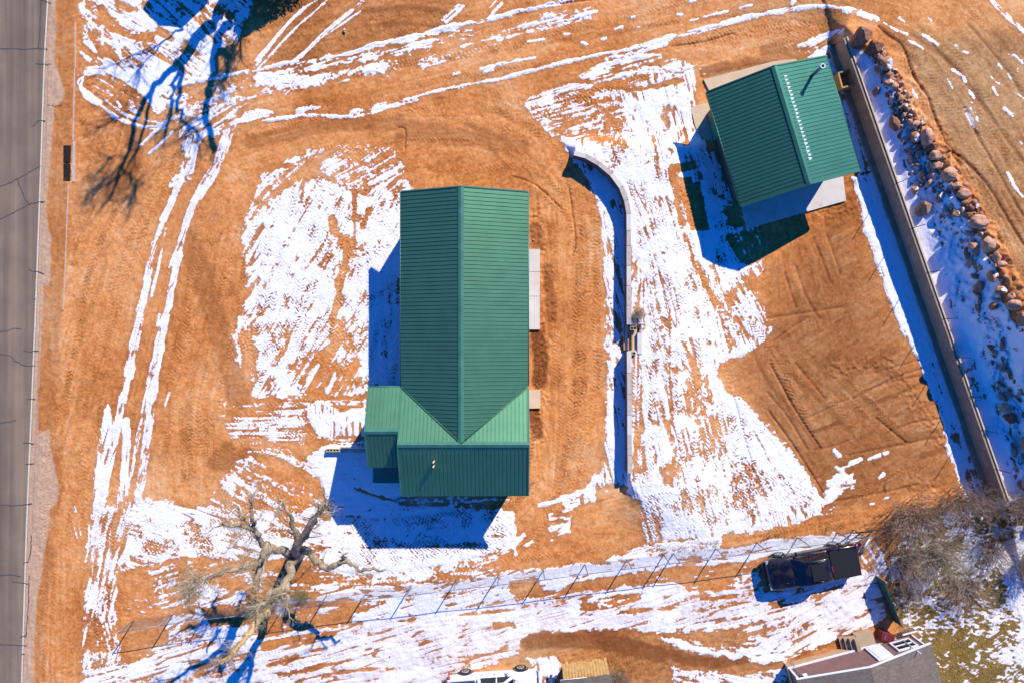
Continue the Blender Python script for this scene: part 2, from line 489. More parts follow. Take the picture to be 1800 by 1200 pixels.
for a in [[(540,672),(560,640)],[(575,690),(592,650)],[(598,640),(608,600)],[(548,625),(575,600)]]: L(.85, 7, a, 2.5, 3)
P(.55, [(405,590),(445,570),(455,650),(440,690),(425,650)], 85, 6, 7)
P(.14, [(380,705),(560,690),(600,698),(648,690),(648,705),(560,715),(540,725),(535,770),(520,790),(440,790),(395,760)], -4, 5, 6)
P(.3, [(400,740),(530,720),(540,780),(470,790),(410,770)], -3, 6, 6)
P(.9, [(538,712),(560,704),(640,700),(650,700),(650,770),(600,778),(560,772),(548,745)], 85, 3, 4)
P(.15, [(575,705),(640,700),(640,716),(600,724)], 0, 4, 6)
L(.15, 5, [(545,775),(600,768),(645,770)], 2, 3)
P(.96, [(645,440),(740,400),(740,690),(648,690)], 85, 3, 4)
P(.96, [(566,782),(600,778),(640,775),(720,800),(730,880),(890,880),(905,905),(905,955),(870,975),(700,1008),(640,1012),(590,1004),(560,985),(575,940),(580,900),(570,870),(552,830),(540,800)], -4, 5, 6)
L(.15, 4, [(625,858),(660,870),(700,880),(740,885)], 2, 3)
P(.4, [(690,872),(900,872),(905,895),(780,890),(700,885)], 0, 4, 6)
P(.7, [(860,975),(900,950),(920,940),(905,965),(860,990),(760,1010),(640,1022),(600,1020),(640,1008),(760,1000)], -6, 4, 5)
# -- strip along the fence and the lower drive
L(.86, 30, [(500,1066),(620,1050),(720,1038),(820,1028),(900,1022),(960,1016),(1040,1004),(1120,992),(1200,984),(1290,974),(1380,960),(1500,946)], 5, 7, dirty=.15)
L(.8, 22, [(560,1040),(700,1022),(850,1008),(1000,985),(1100,975),(1180,960),(1260,950)], 5, 7)
P(.9, [(660,1070),(720,1030),(900,1005),(905,1050),(700,1095),(610,1105),(625,1080)], -10, 4, 4, .1)
P(.06, [(505,1062),(560,1055),(625,1052),(632,1068),(615,1092),(580,1100),(500,1110),(490,1100)], -10, 3, 4)
P(.9, [(560,1066),(596,1066),(605,1074),(575,1079),(562,1074)], -8, 2, 3)
P(.1, [(895,1022),(940,1012),(952,1020),(938,1042),(900,1045)], -10, 3, 4)
P(.92, [(945,1020),(1000,1010),(996,1035),(950,1042)], -10, 3, 4)
P(.06, [(1005,1023),(1080,1012),(1120,1006),(1128,1014),(1100,1026),(1040,1038),(996,1042)], -8, 2.5, 3)
P(.08, [(1170,1000),(1205,992),(1270,998),(1330,990),(1340,1000),(1280,1012),(1190,1022),(1130,1030),(1110,1022)], -8, 3, 4)
P(.85, [(1120,1030),(1180,1020),(1210,1040),(1160,1052),(1120,1048)], -8, 3, 4)
P(.86, [(300,1210),(350,1150),(452,1122),(560,1104),(700,1086),(900,1056),(1020,1040),(1200,1024),(1330,1004),(1345,1040),(1500,1010),(1540,990),(1560,1090),(1500,1110),(1420,1126),(1340,1130),(1290,1160),(1245,1140),(1180,1112),(1130,1106),(1040,1106),(950,1110),(915,1122),(912,1150),(880,1160),(850,1170),(800,1180),(780,1210)], -9, 5, 6, .75)
P(.06, [(452,1128),(520,1114),(600,1106),(585,1118),(520,1130),(465,1144)], -10, 2.5, 3)
P(.06, [(460,1168),(500,1156),(575,1147),(530,1158),(470,1172)], -10, 2, 2)
P(.08, [(480,1182),(560,1166),(625,1158),(560,1176),(490,1188)], -10, 2, 2)
L(.1, 6, [(520,1196),(590,1182),(680,1172)], 2, 3, .3); L(.15, 4, [(700,1092),(730,1088)], 2, 3, .2)
L(.12, 7, [(800,1081),(870,1074),(905,1071)], 2, 3, .3); P(.08, [(866,1094),(905,1088),(905,1102),(870,1104)], -6, 3, 4)
P(.1, [(1010,1068),(1060,1050),(1130,1040),(1125,1055),(1060,1070),(1030,1075)], -8, 3, 3)
for a in [[(1052,1062),(1058,1060)],[(1070,1065),(1075,1064)],[(1086,1058),(1090,1057)],[(1105,1060),(1108,1060)]]: L(.95,4,a,1.5,1)
L(.12, 6, [(1090,1075),(1120,1072),(1150,1068)], 2, 3, .3); L(.15,6,[(1150,1070),(1190,1068)],2,3,.3)
L(.12, 6, [(1232,1052),(1262,1050),(1300,1044)], 2, 3, .3); P(.1,[(1190,1020),(1300,1008),(1306,1022),(1290,1035),(1210,1040)], -8, 3, 4)
L(.2, 3, [(1220,1095),(1260,1088)],1.5,1.5); 
P(.1, [(1155,1112),(1215,1108),(1290,1105),(1350,1112),(1342,1140),(1290,1150),(1240,1130)], 5, 5, 7)
P(.55, [(1290,1070),(1400,1050),(1420,1120),(1330,1130),(1290,1100)], -14, 8, 9)
P(.92, [(1160,1118),(1190,1122),(1240,1140),(1272,1146),(1260,1152),(1200,1142),(1165,1128)], 12, 3, 3)
P(.8, [(1180,1172),(1230,1176),(1300,1186),(1380,1170),(1440,1165),(1440,1215),(1190,1215)], 8, 4, 7, .2)
P(.8, [(1300,1145),(1380,1110),(1460,1110),(1450,1150),(1390,1160),(1330,1165)], -15, 5, 7)
P(.78, [(925,1155),(980,1152),(985,1170),(975,1215),(945,1215),(935,1180)], 80, 3, 4)
P(.75, [(1385,1075),(1420,1040),(1500,1020),(1560,1090),(1530,1100),(1475,1128),(1390,1160),(1370,1140)], -25, 6, 8)
# -- right of the curved wall
P(.9, [(918,182),(938,168),(1000,148),(1030,128),(1070,110),(1110,98),(1190,106),(1222,118),(1226,150),(1226,186),(1214,192),(1222,228),(1300,290),(1330,380),(1345,470),(1322,500),(1345,560),(1366,578),(1344,600),(1326,616),(1290,634),(1266,640),(1262,664),(1282,690),(1312,706),(1342,746),(1372,782),(1402,812),(1436,852),(1450,888),(1438,904),(1380,926),(1330,932),(1200,946),(1132,956),(1120,920),(1106,880),(1098,852),(1076,852),(1052,856),(1044,880),(1024,890),(1022,872),(1042,840),(1060,810),(1062,760),(1068,700),(1068,640),(1062,560),(1062,470),(1057,400),(1048,350),(1030,310),(1004,275),(985,246),(962,232),(942,212)], 78, 5, 6)
P(.55, [(918,182),(1000,148),(1050,150),(1110,200),(1090,250),(1040,250),(985,240),(945,212)], -15, 8, 8)
P(.42, [(1000,146),(1110,98),(1190,106),(1140,130),(1100,150),(1060,160)], -16, 5, 7)
L(.92, 11, [(985,162),(1040,146),(1090,134),(1150,122),(1195,126),(1215,122)], 3, 4); L(.92, 8, [(1070,112),(1100,104),(1160,98)], 3, 4); L(.9,6,[(1135,85),(1170,78)],2,3)
L(.9,5,[(1065,104),(1120,92),(1170,80)],2,3)
L(.1, 7, [(1000,140),(1060,150),(1110,158),(1150,152),(1200,142)], 3, 4); L(.2, 8, [(1045,180),(1070,205),(1090,240),(1100,260)], 2, 3)
L(.12, 4, [(1040,180),(1068,200),(1088,228)], 2, 2)
L(.25, 20, [(1117,630),(1118,700),(1122,770),(1124,820)], 4, 4)
L(.45, 22, [(1122,470),(1124,530),(1118,590)], 5, 6)
L(.3, 8, [(1108,440),(1110,520),(1112,560)], 3, 4)
L(.12, 3.5, [(1177,545),(1177,600),(1178,680),(1183,720)], 1.5, 1); L(.3, 7, [(1170,740),(1185,790),(1180,830),(1178,850)], 3, 4)
P(.35, [(1165,815),(1190,810),(1200,830),(1180,838)], 30, 4, 5)
P(.55, [(1205,640),(1240,635),(1262,680),(1240,740),(1210,760),(1200,700)], 80, 8, 8)
L(.35, 11, [(1182,296),(1188,350),(1200,400),(1218,450),(1240,500),(1270,560),(1290,610)], 3, 4)
L(.3, 8, [(1295,560),(1320,600)],3,4); L(.35,6,[(1200,600),(1225,650)],2,3)
P(.5, [(1295,480),(1340,460),(1345,500),(1365,575),(1300,560),(1270,520)], 60, 6, 7)
P(.93, [(1300,700),(1350,750),(1400,810),(1435,860),(1440,890),(1330,880),(1280,800),(1285,730)], 60, 10, 6)
P(.0, [(1045,905),(1100,868),(1122,880),(1134,955),(1060,985),(880,1005),(880,985),(940,960)], -10, 5, 5)
L(.9, 6, [(948,888),(990,878),(1010,866),(1030,860)], 2, 3); P(.85,[(985,872),(1020,862),(1022,885),(1005,898),(990,886)], -20, 3, 4)
L(.75,4,[(965,905),(1000,896)],2,3); L(.8,5,[(968,912),(990,908)],2,3); P(.6,[(965,920),(1005,905),(1000,935),(968,948)], -20, 3, 6); L(.6,8,[(925,960),(935,954)],3,4); L(.5, 6,[(1050,870),(1090,856),(1100,868)],2,3)
L(.7, 5, [(895,940),(904,960),(906,975)],2,3)
# -- workshop surroundings
P(.05, [(1222,118),(1250,130),(1260,180),(1246,186),(1226,190),(1224,150)], 80, 4, 7)
P(.0, [(1178,291),(1222,283),(1225,299),(1180,307)], 0, 1.2, .6)
P(.02, [(1194,313),(1215,309),(1218,322),(1228,319),(1234,338),(1244,385),(1249,405),(1214,406),(1200,352)], 0, 2, 2)
P(.03, [(1252,210),(1275,200),(1330,380),(1300,392),(1288,350),(1262,290),(1240,240)], 70, 4, 7)
P(.3, [(1262,345),(1310,360),(1320,400),(1280,400)], 20, 7, 9)
P(.12, [(1275,415),(1325,395),(1345,440),(1336,468),(1290,458)], 60, 6, 8)
P(.0, [(1334,400),(1500,318),(1520,420),(1560,520),(1640,720),(1680,840),(1620,940),(1462,905),(1420,830),(1372,760),(1325,690),(1268,650),(1270,638),(1330,615),(1366,578),(1345,545),(1325,500),(1344,470)], -30, 3, 4)
P(.96, [(1498,312),(1530,302),(1600,300),(1660,480),(1745,700),(1775,860),(1700,872),(1684,832),(1664,790),(1658,750),(1638,690),(1608,622),(1588,590),(1566,542),(1550,490),(1534,450),(1518,400),(1508,350)], 70, 2.5, 3.5)
P(.8, [(1660,760),(1790,760),(1800,900),(1700,900),(1690,860)], 70, 4, 6)
P(.85, [(1448,108),(1478,80),(1500,110),(1560,290),(1510,310),(1480,210)], 70, 4, 6)
P(.55, [(1480,190),(1520,190),(1560,300),(1515,300)], 70, 4, 7)
P(.66, [(1398,78),(1440,60),(1482,52),(1492,60),(1476,85),(1448,108),(1425,104),(1404,92)], -30, 4, 6)
for a in [[(1466,790),(1474,800)],[(1470,820),(1482,832)],[(1494,814),(1512,806)],[(1528,806),(1545,800)],[(1556,796),(1560,795)],[(1545,838),(1552,834)]]: L(.9,6,a,2,3)
P(.9, [(1450,842),(1472,832),(1498,834),(1505,856),(1480,865),(1462,882),(1446,886),(1452,858)], -20, 3, 5)
L(.8,4,[(1480,822),(1500,815),(1515,808)],1.5,2); L(.6,5,[(1470,900),(1440,905)],2,3)
L(.6, 9, [(1690,840),(1702,862)],3,4)
for a in [[(1455,895),(1480,890)],[(1530,885),(1536,884)],[(1555,876),(1560,874)]]: L(.7,4,a,1.5,2)
# -- the bank
P(.95, [(1484,84),(1512,92),(1550,120),(1580,190),(1622,262),(1668,330),(1712,402),(1750,480),(1775,560),(1960,640),(1960,920),(1764,905),(1680,640),(1590,360)], 70, 3, 5)
L(.2, 5, [(1600,150),(1615,180)],2,3)
# -- upper right track
for a, w in [([(1552,40),(1568,50),(1594,61)],4.5),([(1596,72),(1612,80),(1622,87)],3.5),([(1620,62),(1634,70),(1648,79)],5),([(1580,32),(1590,40)],4),([(1680,80),(1690,90),(1700,93)],6),([(1738,-5),(1756,16),(1776,36),(1790,48),(1800,57)],6),
             ([(1653,118),(1658,126)],3),([(1675,122),(1690,132),(1698,144)],5),([(1705,160),(1712,166)],3),([(1742,100),(1758,115),(1772,130),(1782,146)],3.5),([(1742,136),(1756,150),(1778,160),(1800,172)],4.5),([(1745,155),(1752,168),(1762,174)],4),([(1784,100),(1796,112)],7),([(1788,122),(1796,140)],6),
             ([(1765,190),(1780,203)],5),([(1700,200),(1712,218),(1722,232)],5),([(1704,160),(1712,172)],4),([(1665,140),(1674,156)],3),([(1793,250),(1800,262)],4),([(1770,305),(1785,330),(1798,345)],5),([(1630,32),(1636,36)],3),([(1770,92),(1780,100)],3),([(1755,115),(1762,122)],3)]:
    L(.85, w, a, 1.6, 2.6)
L(.4, 14, [(1700,180),(1730,240)],5,8)
# -- lawn bottom right
lawn = [(1560,1000),(1590,930),(1650,900),(1770,890),(1960,900),(1960,1310),(1640,1310),(1640,1150),(1600,1110),(1572,1060)]
P(.5, lawn, -35, 8, 8)
P(1, lawn, None, 8, 8, field=GRASS)
P(.22, [(1620,1130),(1680,1090),(1730,1120),(1760,1200),(1700,1230),(1640,1210)], -30, 12, 12)
P(.95, [(1752,960),(1790,940),(1960,930),(1960,1120),(1800,1110),(1780,1060),(1760,1010)], 60, 5, 6)
P(.62, [(1730,1080),(1800,1110),(1900,1200),(1780,1200)], -30, 10, 9)
P(.0, [(1382,1165),(1400,1150),(1475,1120),(1540,1098),(1560,1085),(1600,1110),(1400,1210),(1380,1200)], -15, 4, 5)
P(.35, [(1505,955),(1545,945),(1560,1010),(1520,1010)], 60, 4, 7)

# ================= tractor and tyre tracks =================
for k in range(8): T(13, [(470+k*26,330+k*3),(448+k*27,400),(440+k*24,470),(432+k*22,560),(420+k*22,640)], amp=.30)
for k in range(5): T(14, [(590+k*24,690),(630+k*18,560),(650+k*12,430),(690+k*8,330)], amp=.34)
T(15,[(540,262),(620,264),(720,276)],amp=.7); T(15,[(560,282),(640,284),(720,296)],amp=.6)
T(16,[(486,470),(470,520),(440,590),(420,640)],amp=.75); T(16,[(560,480),(520,560),(470,640),(445,690)],amp=.75); T(14,[(655,340),(640,400),(625,470)],amp=.7)
T(16,[(395,640),(410,610),(430,560)],amp=.8)
for k in range(5): T(15, [(395,722+k*15),(460,716+k*14),(530,708+k*15),(590,700+k*16)], amp=-.34)
T(14,[(420,790),(480,796),(520,812),(572,842)],amp=.6); T(14,[(400,830),(450,850),(510,878),(560,900)],amp=.6); T(14,[(420,862),(470,880),(540,905)],amp=.6)
for k in range(5): T(14, [(385-k*10,850+k*22),(430,862+k*20),(480,872+k*20),(540,884+k*18)], amp=.45)
for k in range(5): T(13, [(228,905+k*15),(280,915+k*13),(340,935+k*9),(400,945+k*8)], amp=.5)
for k in range(7): T(14, [(590,908+k*13),(680,915+k*12),(780,905+k*12),(900,885+k*13)], amp=.4)
for k in range(2): T(13, [(600,1018+k*12),(700,1010+k*12),(800,992+k*14),(900,970+k*14)], amp=.7)
T(15,[(520,1018),(600,1022),(680,1020)],amp=.2,depth=.035)
T(16,[(1155,600),(1148,680),(1145,760),(1148,830)],amp=.75); T(14,[(1190,640),(1195,720),(1198,790),(1190,850)],amp=.7)
T(14,[(1075,380),(1070,470)],amp=.3); T(16,[(1117,620),(1119,720),(1124,830)],amp=-.5)
for k in range(6): T(14, [(1125+k*24,280+k*10),(1135+k*25,380),(1148+k*24,480),(1150+k*26,600),(1155+k*26,700)], amp=.30)
for k in range(5): T(14, [(1215+k*22,640+k*8),(1225+k*20,720),(1222+k*24,790),(1195+k*30,850)], amp=.5)
for k in range(6): T(14, [(1120,880+k*13),(1200,862+k*14),(1290,835+k*16),(1340,800+k*18)], amp=.36)
for k in range(5): T(14, [(1130,930-k*14),(1230,915-k*14),(1330,900-k*13),(1440,880-k*14)], amp=.35)
for k in range(5): T(14, [(945+k*18,200-k*8),(1010+k*15,215-k*9),(1060+k*14,250),(1090+k*14,300)], amp=.55)
for k in range(4): T(14, [(930,188+k*10),(1000,172+k*7),(1080,150+k*3),(1150,130)], amp=.5)
T(13,[(1095,290),(1120,360),(1130,440)],amp=.4); T(13,[(1190,320),(1215,420),(1250,510),(1310,600)],amp=.5)
T(15,[(1260,480),(1300,540),(1350,600)],amp=.6); T(15,[(1250,440),(1290,490),(1330,480)],amp=.5)
for k in range(9): T(13, [(500+k*22,310),(486+k*21,400),(470+k*18,500),(455+k*14,600),(448+k*10,680)], amp=.27, period=5.8)
for k in range(5): T(12, [(560+k*20,300),(580+k*18,420),(590+k*12,560),(560+k*14,660)], amp=.45)
for k in range(7): T(12, [(1135+k*17,270),(1150+k*17,380),(1160+k*16,520),(1150+k*19,640),(1145+k*18,780)], amp=.34, period=5.6)
for k in range(3): T(11, [(1110+k*18,850+k*20),(1190+k*14,850+k*12),(1270+k*20,830+k*9),(1330+k*24,790+k*12)], amp=.35, period=5.8)
for k in range(4): T(12, [(230,915+k*17),(300,920+k*15),(400,925+k*12)], amp=.5, lug=-.9)
for k in range(4): T(12, [(455,900+k*16),(520,895+k*15),(575,905+k*14)], amp=.35)
for k in range(5): T(12, [(150+k*14,1180),(160+k*13,1080),(172+k*12,980),(190+k*12,880)], amp=.3, period=5.6)
# tracks in bare soil
for a in [[(1128,960),(1220,948),(1310,938),(1420,925),(1500,915)],[(900,985),(1000,972),(1080,962),(1130,955)],[(1480,905),(1560,895),(1640,870)],[(1480,800),(1520,790),(1545,780)],[(1500,880),(1580,830),(1680,800)],
          [(1340,600),(1400,660),(1460,700),(1510,760)],[(1490,660),(1540,720),(1570,750)],[(985,330),(1010,400),(1018,470),(1012,560),(1014,650),(1000,750),(985,850),(940,900)],[(1040,330),(1052,420),(1046,560),(1050,660),(1032,780),(1000,860)],
          [(1020,600),(1028,680),(1024,780)],[(980,600),(990,680),(985,800)],[(930,330),(1000,380),(1015,470)],[(860,300),(940,300),(1000,350)],
          [(385,410),(345,475),(330,560),(315,640),(300,700)],[(410,440),(392,490),(372,530)],[(355,560),(330,600),(318,640)],[(360,680),(350,760),(400,800),(440,790)],[(330,740),(360,790),(420,840)],[(740,190),(850,220),(930,240)],[(620,212),(700,200),(760,186)],[(700,280),(800,300),(920,290)],[(700,250),(820,250),(950,280)],[(440,240),(520,220),(620,200)],[(950,60),(1100,30),(1250,0)],[(1370,62),(1430,48),(1460,70)],[(1200,80),(1300,62),(1400,50)],
          [(700,60),(760,45),(820,60)],[(640,40),(720,20),(820,36)]]:
    T(13, a, amp=0.0, depth=.032, wet=.22)
for a in [[(1100,850),(1160,815),(1225,800)],[(1220,800),(1330,760),(1400,740)]]: T(8, a, amp=.4)

# ================= soil tone =================
def W(v, w, pts, **k): L(min(1, v * 1.15), w, pts, k.pop('soft', 4), k.pop('warp', 4), field=WET, mx=True, **k)
def WP(v, pts, soft=12, warp=10): P(v, pts, None, soft, warp, field=WET)
WP(.35, [(1268,640),(1340,590),(1345,480),(1500,330),(1600,600),(1690,850),(1450,900),(1330,720)], 14, 12)
for v, w, a in [(.8,26,[(945,590),(952,640),(948,670)]),(.75,20,[(938,720),(945,760)]),(.5,22,[(942,400),(946,430)]),(.55,18,[(962,470),(970,560)]),
    (.6,10,[(1320,600),(1345,660),(1390,720),(1440,785)]),(.5,12,[(1380,650),(1440,700),(1500,765)]),(.55,10,[(1480,665),(1540,720),(1590,776)]),
    (.6,9,[(1530,710),(1580,690),(1630,666)]),(.55,9,[(1555,732),(1600,722),(1640,708)]),(.6,22,[(1545,650),(1570,655)]),(.5,16,[(1490,668),(1530,640),(1580,610)]),(.5,20,[(1590,770),(1650,760)]),
    (.5,18,[(1440,640),(1470,620)]),(.5,14,[(1600,860),(1660,850)]),(.7,8,[(1425,760),(1480,740)]),(.6,14,[(1620,800),(1665,790)]),
    (.45,30,[(400,790),(380,815),(440,800)]),(.35,40,[(330,420),(380,560),(420,700)]),(.35,26,[(440,250),(620,215),(760,230),(920,260)]),
    (.5,10,[(820,220),(860,235),(900,250)]),(.4,12,[(700,240),(760,245)]),(.5,8,[(860,260),(890,290)]),(.5,10,[(640,20),(720,14),(790,24)]),(.45,8,[(640,45),(720,42),(800,50)]),
    (.5,20,[(1240,128),(1300,116),(1360,110)]),(.7,8,[(1260,126),(1330,112),(1400,108)]),(.4,30,[(1350,90),(1420,100)]),
    (.6,30,[(930,1128),(1000,1125),(1080,1130),(1160,1150)]),(.5,20,[(1000,1105),(1080,1108)]),(.6,22,[(1180,1150),(1250,1165),(1330,1150)]),
    (.5,16,[(90,60),(92,200),(96,300),(84,420),(80,520)]),(.5,14,[(78,560),(74,640),(72,720),(95,800),(105,860)]),(.4,10,[(86,940),(78,1040)]),
    (.45,34,[(210,190),(240,260),(200,340)]),(.5,12,[(1480,1120),(1400,1150)]),(.35,50,[(500,1015),(560,1020)])]:
    W(v, w, a)
for v, w, a in [(.9,4,[(1545,46),(1562,62),(1584,78),(1594,98),(1602,124),(1615,148),(1632,170),(1642,200),(1668,258),(1690,290)]),(.8,4,[(1668,262),(1700,285),(1740,330),(1765,372),(1800,430)]),
                (.7,3,[(1355,640),(1395,715),(1442,786)]),(.5,3,[(1540,735),(1592,777)]),(.6,2.5,[(1350,720),(1400,790),(1450,870)]),(.6,2,[(1290,700),(1330,850)]),
                (.45,6,[(1640,80),(1700,150),(1760,230),(1810,300)]),(.4,8,[(1600,60),(1680,120),(1740,200)]),(.4,5,[(1700,40),(1760,110),(1800,170)]),(.5,4,[(1695,190),(1720,240),(1770,330),(1800,380)]),
                (.7,2,[(1000,330),(1012,420),(1006,450)]),(.6,2,[(700,225),(712,228),(712,262)]),(.6,2,[(1180,82),(1240,74),(1288,60),(1292,72)]),(.45,2.5,[(960,10),(1040,0)]),(.5,2,[(900,310),(940,325),(985,365)])]:
    W(v, w, a, soft=1.5, warp=1.5)
    wv = window(a, 10); d_, *_r = stroke_d(PX[wv], PY[wv], curve(a)); BUMP[wv] -= (0.085 if w < 4.5 else .035) * np.exp(-(d_ / (w * 0.6)) ** 2)
for (x0_, y0_, x1_, y1_) in [(1400,640,1450,700),(1420,735,1490,700),(1500,700,1640,640),(1510,690,1650,655),(1560,760,1650,735),(1360,600,1420,560),(1430,420,1462,500),(1452,410,1476,480),(1400,470,1440,560),(1380,480,1400,540),(1560,600,1600,560),(1490,800,1640,770),(1350,560,1480,540),(1470,880,1620,850),(1540,655,1640,625),(1430,790,1500,770),(1555,845,1556,866),(1350,690,1420,790)]:
    a = [(x0_, y0_), ((x0_ + x1_) / 2 + rng.uniform(-5, 5), (y0_ + y1_) / 2 + rng.uniform(-5, 5)), (x1_, y1_)]
    W(.62, rng.choice([2, 3, 4]), a, soft=1.3, warp=2)
    wv = window(a, 10); d_, *_q = stroke_d(PX[wv], PY[wv], curve(a)); BUMP[wv] -= .05 * np.exp(-(d_ / 2.4) ** 2)
# roadside shoulder: pale gravel with a ragged edge, and old concrete edging
P(1, [(78,-120),(104,-120),(98,0),(97,60),(96,110),(106,135),(114,160),(110,178),(96,190),(92,240),(86,300),(83,330),(80,360),(84,400),(90,420),(88,500),(76,505),(72,600),(68,700),(66,765),(86,755),(90,790),(98,830),(104,860),(100,880),(88,895),(84,940),(76,980),(70,1030),(60,1100),(58,1320),(30,1320),(45,1000),(60,600)], None, 1.5, 3, field=PALE)
P(.34, [(98,-120),(134,-120),(130,120),(126,250),(120,400),(108,560),(98,700),(108,830),(104,900),(92,1000),(76,1100),(66,1320),(54,1320),(62,1000),(64,700),(72,500),(84,300),(98,60)], None, 5, 6, field=WET)
P(.95, [(1560,60),(1640,20),(1700,-120),(2060,-120),(2060,700),(1830,560),(1770,420),(1700,310),(1660,240),(1630,160),(1600,110)], None, 14, 16, field=BROWN)
P(.4, [(1240,-120),(1960,-120),(1960,60),(1600,60),(1500,30),(1300,20)], None, 25, 20, field=BROWN)
P(.5, [(1340,600),(1480,380),(1560,560),(1680,850),(1460,900),(1330,720)], None, 30, 25, field=BROWN)
P(.45, [(900,1100),(1240,1100),(1500,1060),(1500,1250),(900,1250)], None, 25, 20, field=BROWN)
P(.35, [(460,-60),(900,-60),(700,120),(470,140)], None, 25, 20, field=BROWN)

# direction of the scrape marks in the bare soil
GUIDES = []
def G(width, pts):
    GUIDES.append((width, pts))
    pts = curve(pts); w_ = window(pts, width)
    d, lat, arc, ang, tot = stroke_d(PX[w_], PY[w_], pts)
    ANG[w_] = np.where((d < width / 2) & (C[w_] < 0.05), ang, ANG[w_])
G(190, [(330,150),(280,300),(200,500),(160,700),(120,900),(110,1200)])
G(140, [(450,250),(390,400),(360,560),(330,700),(330,850)])
G(130, [(420,260),(560,225),(750,200),(900,220),(1000,330),(1010,500),(1005,700),(970,850),(880,960)])
G(90, [(950,380),(960,560),(955,800)])
G(140, [(450,160),(700,110),(1000,60),(1300,10)]); G(110, [(1250,90),(1400,60),(1520,70)])
G(260, [(1480,20),(1600,60),(1700,160),(1800,330),(1900,500)])
G(60, [(1340,600),(1400,700),(1450,800)]); G(50, [(1440,640),(1500,700),(1580,780)])
G(120, [(1400,420),(1420,520)])
G(40,[(95,0),(85,500),(70,900),(60,1200)])
# ================= assemble =================
def nrm(a):
    return (a - a[40:-40, 40:-40].mean()) / a[40:-40, 40:-40].std()
NA = 12
acc = np.zeros_like(PX); hair = np.zeros_like(PX)
idx = (ANG % 180.0) / (180.0 / NA)
i0 = np.floor(idx).astype(int) % NA
fr = idx - np.floor(idx)
for k in range(NA):
    th = math.radians(k * 180.0 / NA)
    u = PX * math.cos(th) + PY * math.sin(th); v = -PX * math.sin(th) + PY * math.cos(th)
    m = (i0 == k) * (1 - fr) + ((i0 + 1) % NA == k) * fr
    if m.max() <= 0: continue
    a = 0.55 * vn(u / 62, v / 4.2, k) + 0.4 * vn(u / 32, v / 2.3, k + 3) + 0.22 * vn(u / 110, v / 12, k + 5)
    acc += m * a
    hair = np.where((m > .5), 1 - np.abs(2 * vn(u / 75 + 7, v / 5.4, k + 1) - 1), hair)
streak = nrm(acc)
fine = nrm(fbm(PX / 4.2, PY / 4.2, 4, 3)); blob = nrm(fbm(PX / 24, PY / 24, 6, 4))
mixn = streak * 0.68 + fine * 0.45 + blob * 0.42
mixn = mixn / mixn[40:-40, 40:-40].std()
thr = 0.5 + mixn * 0.27                                  # a snow point needs cover above this
CUT = np.zeros_like(PX)
# old tracks, running with the scrape marks
_r = random.Random(21)
for wG, ptsG in GUIDES:
    if wG < 50: continue
    base_ = curve(ptsG)
    for q in range(int(wG / 11)):
        off_ = _r.uniform(-wG / 2, wG / 2) * .9
        n_ = len(base_); a_ = _r.randrange(0, max(1, n_ - 4)); b_ = min(n_, a_ + _r.randrange(4, max(5, n_)))
        seg = []
        for i in range(a_, b_):
            j = min(i + 1, n_ - 1); j0 = max(i - 1, 0)
            dx, dy = base_[j][0] - base_[j0][0], base_[j][1] - base_[j0][1]; l_ = math.hypot(dx, dy) + 1e-6
            drift = off_ + _r.uniform(-3, 3) + (i - a_) * _r.uniform(-1, 1)
            seg.append((base_[i][0] - dy / l_ * drift, base_[i][1] + dx / l_ * drift))
        if len(seg) > 2: TREADS.append((_r.choice([6, 9, 12, 13, 14]), seg, _r.choice([5.6, 6.4, 7.0]), 0.0, _r.uniform(.012, .032), _r.uniform(.15, .45), _r.choice([.5, .9, -.9])))
for width, pts, period, amp, depth, wet, lug in TREADS:
    w_ = window(pts, width)
    px, py = PX[w_], PY[w_]
    d, lat, arc, ang, tot = stroke_d(px, py, pts)
    hw = width / 2
    w = sm(hw - d, -0.5, 1.6) * sm(tot - arc, 0, 14) * sm(arc, 0, 14)
    side = (lat > 0) * 0.5
    ph = (arc + np.abs(lat) * lug) / period + side + WN[w_] * 0.6 + WN2[w_] * 1.2
    pat = 0.5 + 0.5 * np.sin(2 * np.pi * ph)
    pat = sm(pat, 0.52, 0.9)
    mod = sm(blob[w_] * .8 + 0.5 * fine[w_] + 0.5 * WN2[w_], -1.2, 0.9)
    if amp > 0: CUT[w_] = np.maximum(CUT[w_], min(1.0, amp * 1.9) * pat * w * mod)
    elif amp < 0: C[w_] += -amp * (1 - pat) * w * mod * (C[w_] < 0.6)
    BUMP[w_] += 1.5 * depth * (0.55 - pat) * w * (0.5 + 0.5 * mod)
    WET[w_] = np.maximum(WET[w_], wet * (0.5 + pat) * w * mod)

S_ = np.clip(0.5 + (C - thr) * 2.2, 0, 1)
gfine = nrm(vn((PX + PY * .5) / 9, (PY - PX * .25) / 3.2, 6) + .7 * vn(PX / 4, PY / 2.6, 2))
S_ = np.where(GRASS > .5, np.clip(.5 + (C - (.5 + (gfine * .8 + blob * .5) * .27)) * 2.0, 0, 1), S_)
S_ = np.where(C < 0.03, 0, S_)
hairm = sm(hair, .8, .94) * (1 - .85 * sm(C, .9, .95)) * sm(blob * .6 + WN2, -1.1, .3)
S_ = S_ * (1 - np.maximum(CUT, hairm * .74))
sn = sm(S_, 0.42, 0.58)
def box_blur(a, r):
    for ax in (0, 1):
        p_ = np.concatenate([np.repeat(a.take([0], ax), r + 1, ax), a, np.repeat(a.take([-1], ax), r, ax)], ax)
        c_ = np.cumsum(p_, ax)
        n_ = a.shape[ax]
        a = (c_.take(range(2 * r + 1, 2 * r + 1 + n_), ax) - c_.take(range(0, n_), ax)) / (2 * r + 1)
    return a
melt = np.clip(box_blur(sn, 4) * .6 + box_blur(sn, 10) * .6, 0, 1)      # meltwater darkens the soil round the snow
